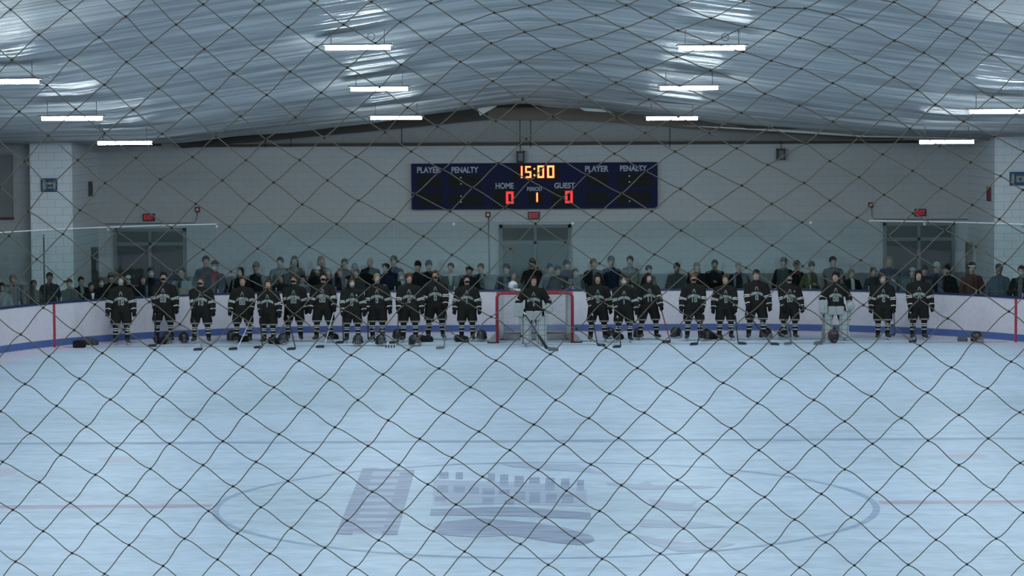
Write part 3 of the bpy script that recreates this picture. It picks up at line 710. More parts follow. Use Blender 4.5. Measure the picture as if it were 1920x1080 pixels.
def head_prims(bl, yaw):
    bl.ell((0, .012, 1.70), (.076, .094, .105), yaw, k=.03).ell((0, -.028, 1.645), (.056, .06, .072), yaw, k=.035)
    bl.cap((0, -.085, 1.695), (0, -.105, 1.668), .009, .013, yaw=yaw, k=.012)          # nose
    bl.cap((-.03, -.068, 1.722), (.03, -.068, 1.722), .014, yaw=yaw, k=.02)             # brow
    bl.cap((-.02, -.078, 1.632), (.02, -.078, 1.632), .008, yaw=yaw, k=.012)            # lips
    bl.ell((0, -.066, 1.603), (.022, .02, .018), yaw, k=.02)                            # chin
    for s in (-1, 1): bl.ell((s*.078, .012, 1.685), (.010, .020, .031), yaw, k=.01)     # ears
def face_color(V, skin, yaw, hairc):
    Q = rotz(V, -yaw); C = np.tile(np.array(skin, float), (len(V), 1)); x, y, z = Q.T
    front = y < -.05
    for s in (-1, 1):
        e = front & (((x-s*.031)/.015)**2+((z-1.700)/.0085)**2 < 1); C[e] = (.30, .29, .28)
        e = front & (((x-s*.031)/.0085)**2+((z-1.700)/.0085)**2 < 1); C[e] = (.02, .017, .015)
        e = front & (np.abs(x-s*.032) < .02) & (np.abs(z-1.722-.0*x) < .006); C[e] = np.array(hairc)*.8
    m = front & (np.abs(x) < .022) & (np.abs(z-1.632) < .007); C[m] = (.20, .07, .06)
    return C
def hair_part(P, yaw, colr, style, scale, res=.013):
    bl = Blob(.02); bl.ell((0, .022, 1.722), (.093, .108, .106), yaw)
    if style == 'bald': return
    lowz = 1.655
    if style in ('long', 'hood'):
        lowz = 1.40 if style == 'long' else 1.5
        bl.cap((0, .055, 1.70), (0, .075, 1.50), .085, .075, yaw=yaw, ys=.7)
        for s in (-1, 1): bl.cap((s*.07, .01, 1.68), (s*.085, -.005, 1.47), .032, .030, yaw=yaw)
    if style == 'curly':
        for k in range(14):
            a = RNG.uniform(0, 6.28); bl.ell((.075*math.cos(a), .03+.08*math.sin(a), 1.75+RNG.uniform(-.02, .03)), (.038, .038, .036), yaw)
    if style == 'bun': bl.ell((0, .10, 1.80), (.045, .045, .04), yaw)
    def cutface(X, Y, Z):
        c, s = math.cos(-yaw), math.sin(-yaw); x = c*X-s*Y; y = s*X+c*Y
        face = np.maximum(y+.045+.0*x, -9)      # y<-.045
        fr = np.minimum(-(y+.042), 9)           # >0 in front
        hl = 1.738-Z                            # >0 below hairline
        return np.maximum(np.minimum(fr, np.minimum(hl, .062-np.abs(x))), lowz-Z)
    bl.cut(cutface)
    def cc(V):
        n = np.sin(V[:, 0]*310+V[:, 2]*40)*.12+np.sin(V[:, 0]*131+V[:, 1]*170)*.1
        return np.clip(np.array(colr)[None, :]*(1+n)[:, None], 0, 1)
    return surface(bl, 'hair', cc, M['cloth'], P, res=res, scale=scale)
def hat_part(P, yaw, colr, style, scale, res=.013):
    bl = Blob(.01)
    if style == 'cap':
        bl.ell((0, .018, 1.745), (.092, .108, .092), yaw); bl.ell((0, -.12, 1.752), (.066, .075, .012), yaw)
        bl.cut(lambda X, Y, Z: 1.735-Z)
    elif style == 'capback':
        bl.ell((0, .018, 1.745), (.092, .108, .092), yaw); bl.ell((0, .14, 1.752), (.06, .06, .012), yaw); bl.cut(lambda X, Y, Z: 1.735-Z)
    else:
        bl.ell((0, .018, 1.752), (.093, .11, .108), yaw); bl.cap((-.0, .012, 1.742), (0, .016, 1.742), .0965, .0965, ys=1.15, yaw=yaw); bl.cut(lambda X, Y, Z: 1.722-Z)
        if style == 'pom': bl.ell((0, .02, 1.875), (.03, .03, .03), yaw)
    def cc(V):
        C = np.tile(np.array(colr[0], float), (len(V), 1))
        if len(colr) > 1: C[V[:, 2] < 1.762] = colr[1]
        return C
    return surface(bl, 'hat', cc, M['cloth'], P, res=res, scale=scale)
def mask_part(P, yaw, colr, scale, res=.010):
    bl = Blob(.02); bl.ell((0, -.036, 1.638), (.064, .068, .052), yaw); bl.cap((0, -.10, 1.668), (0, -.10, 1.65), .016, yaw=yaw)
    def c(X, Y, Z):
        cc, s = math.cos(-yaw), math.sin(-yaw); y = s*X+cc*Y; return np.maximum(y+.02, Z-1.682)
    bl.cut(c); return surface(bl, 'face_mask', colr, M['cloth'], P, res=res, scale=scale)
FINE = ([(-.12, .12)], [(-.13, .13)], [(1.56, 1.83)])
def body(P, skin, hairc, yaw, arms, legs, scale, hands=True, res=.024, bulk=1.0, feet=True):
    bl = Blob(.045); head_prims(bl, yaw)
    bl.cap((0, .022, 1.62), (0, .018, 1.50), .052, .06)
    bl.cap((-.13*bulk, .01, 1.43), (.13*bulk, .01, 1.43), .062); bl.cap((0, .0, 1.34), (0, 0, 1.05), .15*bulk, .135*bulk, ys=.68); bl.cap((0, 0, 1.05), (0, 0, .93), .135*bulk, .155*bulk, ys=.68)
    for (S, E, H), s in zip(arms, (-1, 1)):
        bl.cap(S, E, .052, .042); bl.cap(E, H, .041, .028)
        if hands: hand(bl, H, H-E, s)
        else: bl.ell(H+(H-E)*.2, (.035, .035, .045))
    for (K, A), s in zip(legs, (-1, 1)):
        bl.cap((s*.09, 0, .90), K, .083, .058); bl.cap(K, (K[0]*.45+A[0]*.55, K[1]*.5+A[1]*.5+.015, K[2]*.62+A[2]*.38), .056, .054, k=.03); bl.cap((K[0]*.45+A[0]*.55, K[1]*.5+A[1]*.5+.015, K[2]*.62+A[2]*.38), A, .052, .035, k=.03)
        if feet: bl.cap(A, (A[0]+s*.02, A[1]-.13, A[2]-.05), .036, .03, k=.03)
        else: bl.cap(A, (A[0], A[1]-.03, A[2]-.03), .03, .025, k=.02)
    return surface(bl, 'body', lambda V: face_color(V, skin, yaw, hairc), M['skin'], P, res=res, fine=FINE, fres=.0095, scale=scale)
def arm_s(V, S, E, H):
    """arc length from shoulder along the arm and distance from its axis"""
    def pr(a, b):
        ba = b-a; L = np.linalg.norm(ba); h = np.clip((V-a)@ba/(L*L), 0, 1); return h*L, np.linalg.norm(V-a-h[:, None]*ba, axis=1), L
    s1, d1, L1 = pr(S, E); s2, d2, L2 = pr(E, H); u = d2 < d1
    return np.where(u, L1+s2, s1), np.minimum(d1, d2)
BLK = (.019, .018, .017); WHT = (.52, .53, .51); CREST = (.25, .28, .27)

def player(px, ytop, yfeet, label, skin=0, hairc=(.03, .02, .015), style='short', mask=None, stance=.17, hl=None, hr=None, yaw=0.0, rot=0.0,
           stick=None, goalie=False, number='10', trim=None, hat=None, patch=False, group='black jersey hockey players lined up along the goal line'):
    foot = atz(px, yfeet, 0.0); top = at(px, ytop, foot.y-.03).z
    sc = top/1.845; P = empty('person', (foot.x, foot.y, 0), rot); tag(P, label, 'person', group)
    R = Matrix.Rotation(-rot, 3, 'Z')
    def loc(p): q = R @ (Vector(p)-P.location); return np.array(q)/sc
    z0 = .045   # lift from the skate blades
    st = None
    if stick:
        hx, hy, tx, ty = stick[:4]; tip = atz(tx, ty, .015); hp = at(hx, hy, foot.y-.20)
        hw = hp; st = (hw, tip)
        side = -1 if (hw.x < foot.x) else 1
        g = hw + (tip-hw)*.05
        tgt = loc(g)
        if side < 0: hl = tuple(tgt+np.array((0, .03, .09)))
        else: hr = tuple(tgt+np.array((0, .03, .09)))
    hl = hl or (-.335, -.08, .87); hr = hr or (.335, -.08, .87)
    arms = []
    for s, Hh in ((-1, hl), (1, hr)):
        S = (s*.235, .01, 1.385); E, Hh = ik(S, Hh, .28, .26, (s*.4, .8, -.1)); arms.append((np.array(S), E, Hh))
    legs = []
    for s in (-1, 1):
        A = np.array((s*stance, .02, .15)); K = np.array((s*(stance*.55+.06), -.045, .53)); legs.append((K, A))
    body(P, SKINS[skin], hairc, yaw, arms, legs, sc, hands=False, feet=False)
    hair_part(P, yaw, hairc, style, sc)
    if hat: hat_part(P, yaw, hat[1], hat[0], sc)
    if mask: mask_part(P, yaw, mask, sc)
    # jersey
    J = Blob(.05); hem = .84 if not goalie else .90
    J.cap((0, .01, 1.30), (0, 0, .92), .205, .235, ys=.66); J.cap((0, .015, 1.47), (-.20, .01, 1.405), .085, .082); J.cap((0, .015, 1.47), (.20, .01, 1.405), .085, .082); J.cap((0, .02, 1.50), (0, .02, 1.53), .085, .072)
    for S, E, Hh in arms:
        J.cap(S, E, .088, .092, k=.06); J.cap(E, E+(Hh-E)*.86, .088, .075, k=.03)
    J.cut(lambda X, Y, Z: np.maximum(hem-Z, Z-1.555))
    def jc(V):
        C = np.tile(np.array(BLK), (len(V), 1)); x, y, z = V.T
        for S, E, Hh in arms:
            s_, d_ = arm_s(V, S, E, Hh); on = (d_ < .125) & (s_ > .2) & (np.abs(x) > .19)
            for a, b in ((.225, .250), (.285, .310), (.455, .478)): C[on & (s_ > a) & (s_ < b)] = WHT
        f = y < -.05
        arch = 1.225-(x/.20)**2*.085
        glyph = (np.abs(((x+.5) % .040)-.020) < .017)
        C[f & (np.abs(x) < .165) & (np.abs(z-arch) < .037) & glyph] = CREST
        for k, ch in enumerate(number):
            c = (k-(len(number)-1)/2)*.085; u = np.abs(x-c); zz = z-1.105
            if ch == '1': m = u < .015
            else: m = (u < .036) & ~((u < .012) & (np.abs(zz) < .036))
            C[f & m & (np.abs(zz) < .06)] = CREST
        C[f & (np.abs(np.abs(x)-(1.40-z)*.35-.004) < .008) & (z > 1.30) & (z < 1.395)] = CREST
        if patch: C[f & (np.abs(x-.13) < .022) & (np.abs(z-1.335) < .028)] = CREST
        return C
    surface(J, 'jersey', jc, M['cloth'], P, res=.0125, scale=sc)
    # pants
    T = Blob(.03)
    for (K, A), s in zip(legs, (-1, 1)): T.cap((s*.105, 0, .92), (K[0]*1.02, -.02, .62), .158, .125, ys=.95); T.cap((K[0]*1.02, -.02, .62), (K[0]*1.04, -.02, .50), .125, .12)
    T.cut(lambda X, Y, Z: np.maximum(.525-Z, Z-.97))
    pc = (.30, .31, .31) if goalie else None
    def tc(V):
        C = np.tile(np.array(BLK), (len(V), 1)); C[(V[:, 2] > .545) & (V[:, 2] < .566)] = np.array(WHT)*.55; return C
    surface(T, 'hockey_pants', tc, M['cloth'], P, res=.015, scale=sc)
    for (K, A), s in zip(legs, (-1, 1)):
        if not goalie:
            B = Blob(.03).cap((K[0], K[1], K[2]+.03), (A[0], A[1]-.01, A[2]+.05), .082, .060)
            B.cut(lambda X, Y, Z: .17-Z)
            def skc(V):
                C = np.tile(np.array(BLK), (len(V), 1)); z = V[:, 2]
                for a, b in ((.425, .447), (.375, .397), (.285, .305)): C[(z > a) & (z < b)] = WHT
                return C
            surface(B, 'sock', skc, M['cloth'], P, res=.013, scale=sc)
        else:
            B = Blob(.02); yw = s*.12
            B.box((K[0]*1.15+A[0]*.0, -.10, .44), (.085, .030, .30), .045); B.box((A[0]*1.05, -.10, .16), (.085, .045, .05), .04); B.box((K[0]*1.25+s*.04, -.08, .66), (.10, .02, .09), .035)
            def pdc(V, K=K):
                C = np.tile(np.array((.33, .36, .36)), (len(V), 1)); x = np.abs(V[:, 0]-K[0]*1.15); C[(x > .075) & (x < .092) & (V[:, 1] < -.12)] = (.10, .11, .11)
                for zz in (.30, .42, .55): C[np.abs(V[:, 2]-zz) < .008] = (.16, .17, .17)
                return C
            surface(B, 'leg_pad', pdc, M['cloth'], P, res=.016, scale=sc)
        ft = s*(.25 if not goalie else .2)
        B = Blob(.02); hx = A[0]; d = np.array((math.sin(ft), -math.cos(ft), 0)); a0 = np.array((A[0], A[1]+.02, 0))
        B.cap(a0+(0, 0, .13), a0+d*.18+(0, 0, .105), .052, .044); B.cap(a0+(0, -.0, .13), a0+d*.02+(0, 0, .25), .056, .066)
        def bc(V):
            C = np.tile(np.array((.018, .018, .018)), (len(V), 1)); C[V[:, 2] < .082] = (.16, .16, .16)
            f = (np.abs(V[:, 0]-A[0]) < .016) & (V[:, 2] > .15); C[f] = (.14, .15, .15); return C
        bt = surface(B, 'skate', bc, M['hard'], P, res=.013, scale=sc)
        H2 = MB(); t = np.array((-d[1], d[0], 0))
        def slab(u0, u1, v, z0_, z1_, ue=0):
            q = [a0+d*u0-t*v, a0+d*u1-t*v, a0+d*u1+t*v, a0+d*u0+t*v]
            H2.add([(p[0]*sc, p[1]*sc, z0_*sc) for p in q]+[(p[0]*sc, p[1]*sc, z1_*sc) for p in q], [(0, 3, 2, 1), (4, 5, 6, 7), (0, 1, 5, 4), (1, 2, 6, 5), (2, 3, 7, 6), (3, 0, 4, 7)])
        slab(-.04, .01, .016, .03, .085); slab(.10, .16, .016, .03, .085); slab(-.05, .18, .009, .02, .045)
        H2.build('blade_holder', M['white'], bt)
        H3 = MB(); H2 = H3; slab(-.06, .19, .003, .0, .022); H3.build('blade', M['steel'], bt)
    for (S, E, Hh), s in zip(arms, (-1, 1)):
        G = Blob(.02); d = Hh-E; d = d/np.linalg.norm(d)
        if not goalie:
            G.cap(Hh-d*.085, Hh-d*.01, .066, .052); hand(G, Hh-d*.01, d, s, 1.05, 1.55)
            def gc(V, Hh=Hh, d=d, tr=trim):
                C = np.tile(np.array((.014, .014, .015)), (len(V), 1)); u = (V-Hh)@d
                C[(u < -.125)] = tr or (.20, .21, .21); C[(np.abs(u+.02) < .008)] = (.12, .125, .125); return C
            surface(G, 'glove', gc, M['cloth'], P, res=.0125, scale=sc)
        elif s < 0 or trim:
            hand(G, Hh-d*.01, d, s, 1.0, 1.3); G.box((Hh[0], Hh[1]-.03, Hh[2]-.03), (.085, .02, .15), .03)
            surface(G, 'blocker_glove', (.31, .335, .335), M['cloth'], P, res=.014, scale=sc)
        else:
            G.cap(Hh-d*.11, Hh, .075, .08); hand(G, Hh, d, s, 1.2, 1.8); G.ell(Hh+d*.06+(.03*s, -.02, 0), (.11, .06, .13))
            def cc2(V, Hh=Hh): C = np.tile(np.array((.31, .335, .335)), (len(V), 1)); r = np.linalg.norm(V-Hh, axis=1); C[(r > .085) & (r < .098)] = (.09, .10, .10); return C
            surface(G, 'catching_glove', cc2, M['cloth'], P, res=.014, scale=sc)
    if goalie:
        tp = Blob(.02)
        for s in (-1, 1): tp.box((s*.11, -.17, .80), (.075, .02, .09), .03)
        surface(tp, 'thigh_guard', (.30, .325, .325), M['cloth'], P, res=.016, scale=sc)
    return P, st

M['stickblack'] = mat('stick_black', (.02, .021, .03), .4); M['stickwhite'] = mat('stick_white', (.50, .55, .60), .4)
M['stickred'] = mat('stick_red', (.25, .02, .02), .4); M['stickgrey'] = mat('stick_grey', (.13, .15, .17), .4); M['stickwood'] = mat('stick_yellow', (.22, .22, .15), .5)
def stick(st, label, shaft='stickblack', blade='stickblack', bdir=-1, goalie=False):
    top, tip = st; ax = (top-tip).normalized()
    e = empty('goalie_stick' if goalie else 'hockey_stick', tip); tag(e, label, 'hockey stick', 'hockey sticks held by the players')
    T = top-tip + ax*.10
    MB().tube([Vector((0, 0, .03)), T*.5, T], .0145, 6).build('shaft', M[shaft], e)
    MB().tube([T*.93, T], .019, 6).build('grip_tape', M['white' if shaft == 'stickblack' else 'black'], e)
    b = MB(); L = .27 if not goalie else .33; hgt = .065 if not goalie else .09; n = 7; V = []
    for i in range(n):
        t = i/(n-1); x = bdir*t*L*.72; y = -t*L*.55+.05*t*t; hh = hgt*(1 if t < .75 else (1-(t-.75)*1.2))
        for dy in (-.009, .009): V += [(x, y+dy, -.010), (x, y+dy, -.010+hh)]
    F = []
    for i in range(n-1):
        a = i*4; c = a+4; F += [(a, c, c+1, a+1), (a+2, a+3, c+3, c+2), (a+1, c+1, c+3, a+3), (a, a+2, c+2, c)]
    F += [(0, 1, 3, 2), (n*4-4, n*4-2, n*4-1, n*4-3)]
    b.add(V, F); b.build('blade', M[blade], e, bevel=.004)
    if goalie:
        P = MB(); q = T.normalized(); s_ = Vector((.045, 0, 0)); 
        for o_ in (0,):
            a, c = q*.06, q*.62; V = [a-s_+Vector((0, -.012, 0)), a+s_+Vector((0, -.012, 0)), c+s_*.9+Vector((0, -.012, 0)), c-s_*.9+Vector((0, -.012, 0))]; V += [v+Vector((0, .024, 0)) for v in V]
            P.add(V, [(0, 1, 2, 3), (7, 6, 5, 4), (0, 4, 5, 1), (1, 5, 6, 2), (2, 6, 7, 3), (3, 7, 4, 0)])
        P.build('paddle', M[shaft], e)
    return e
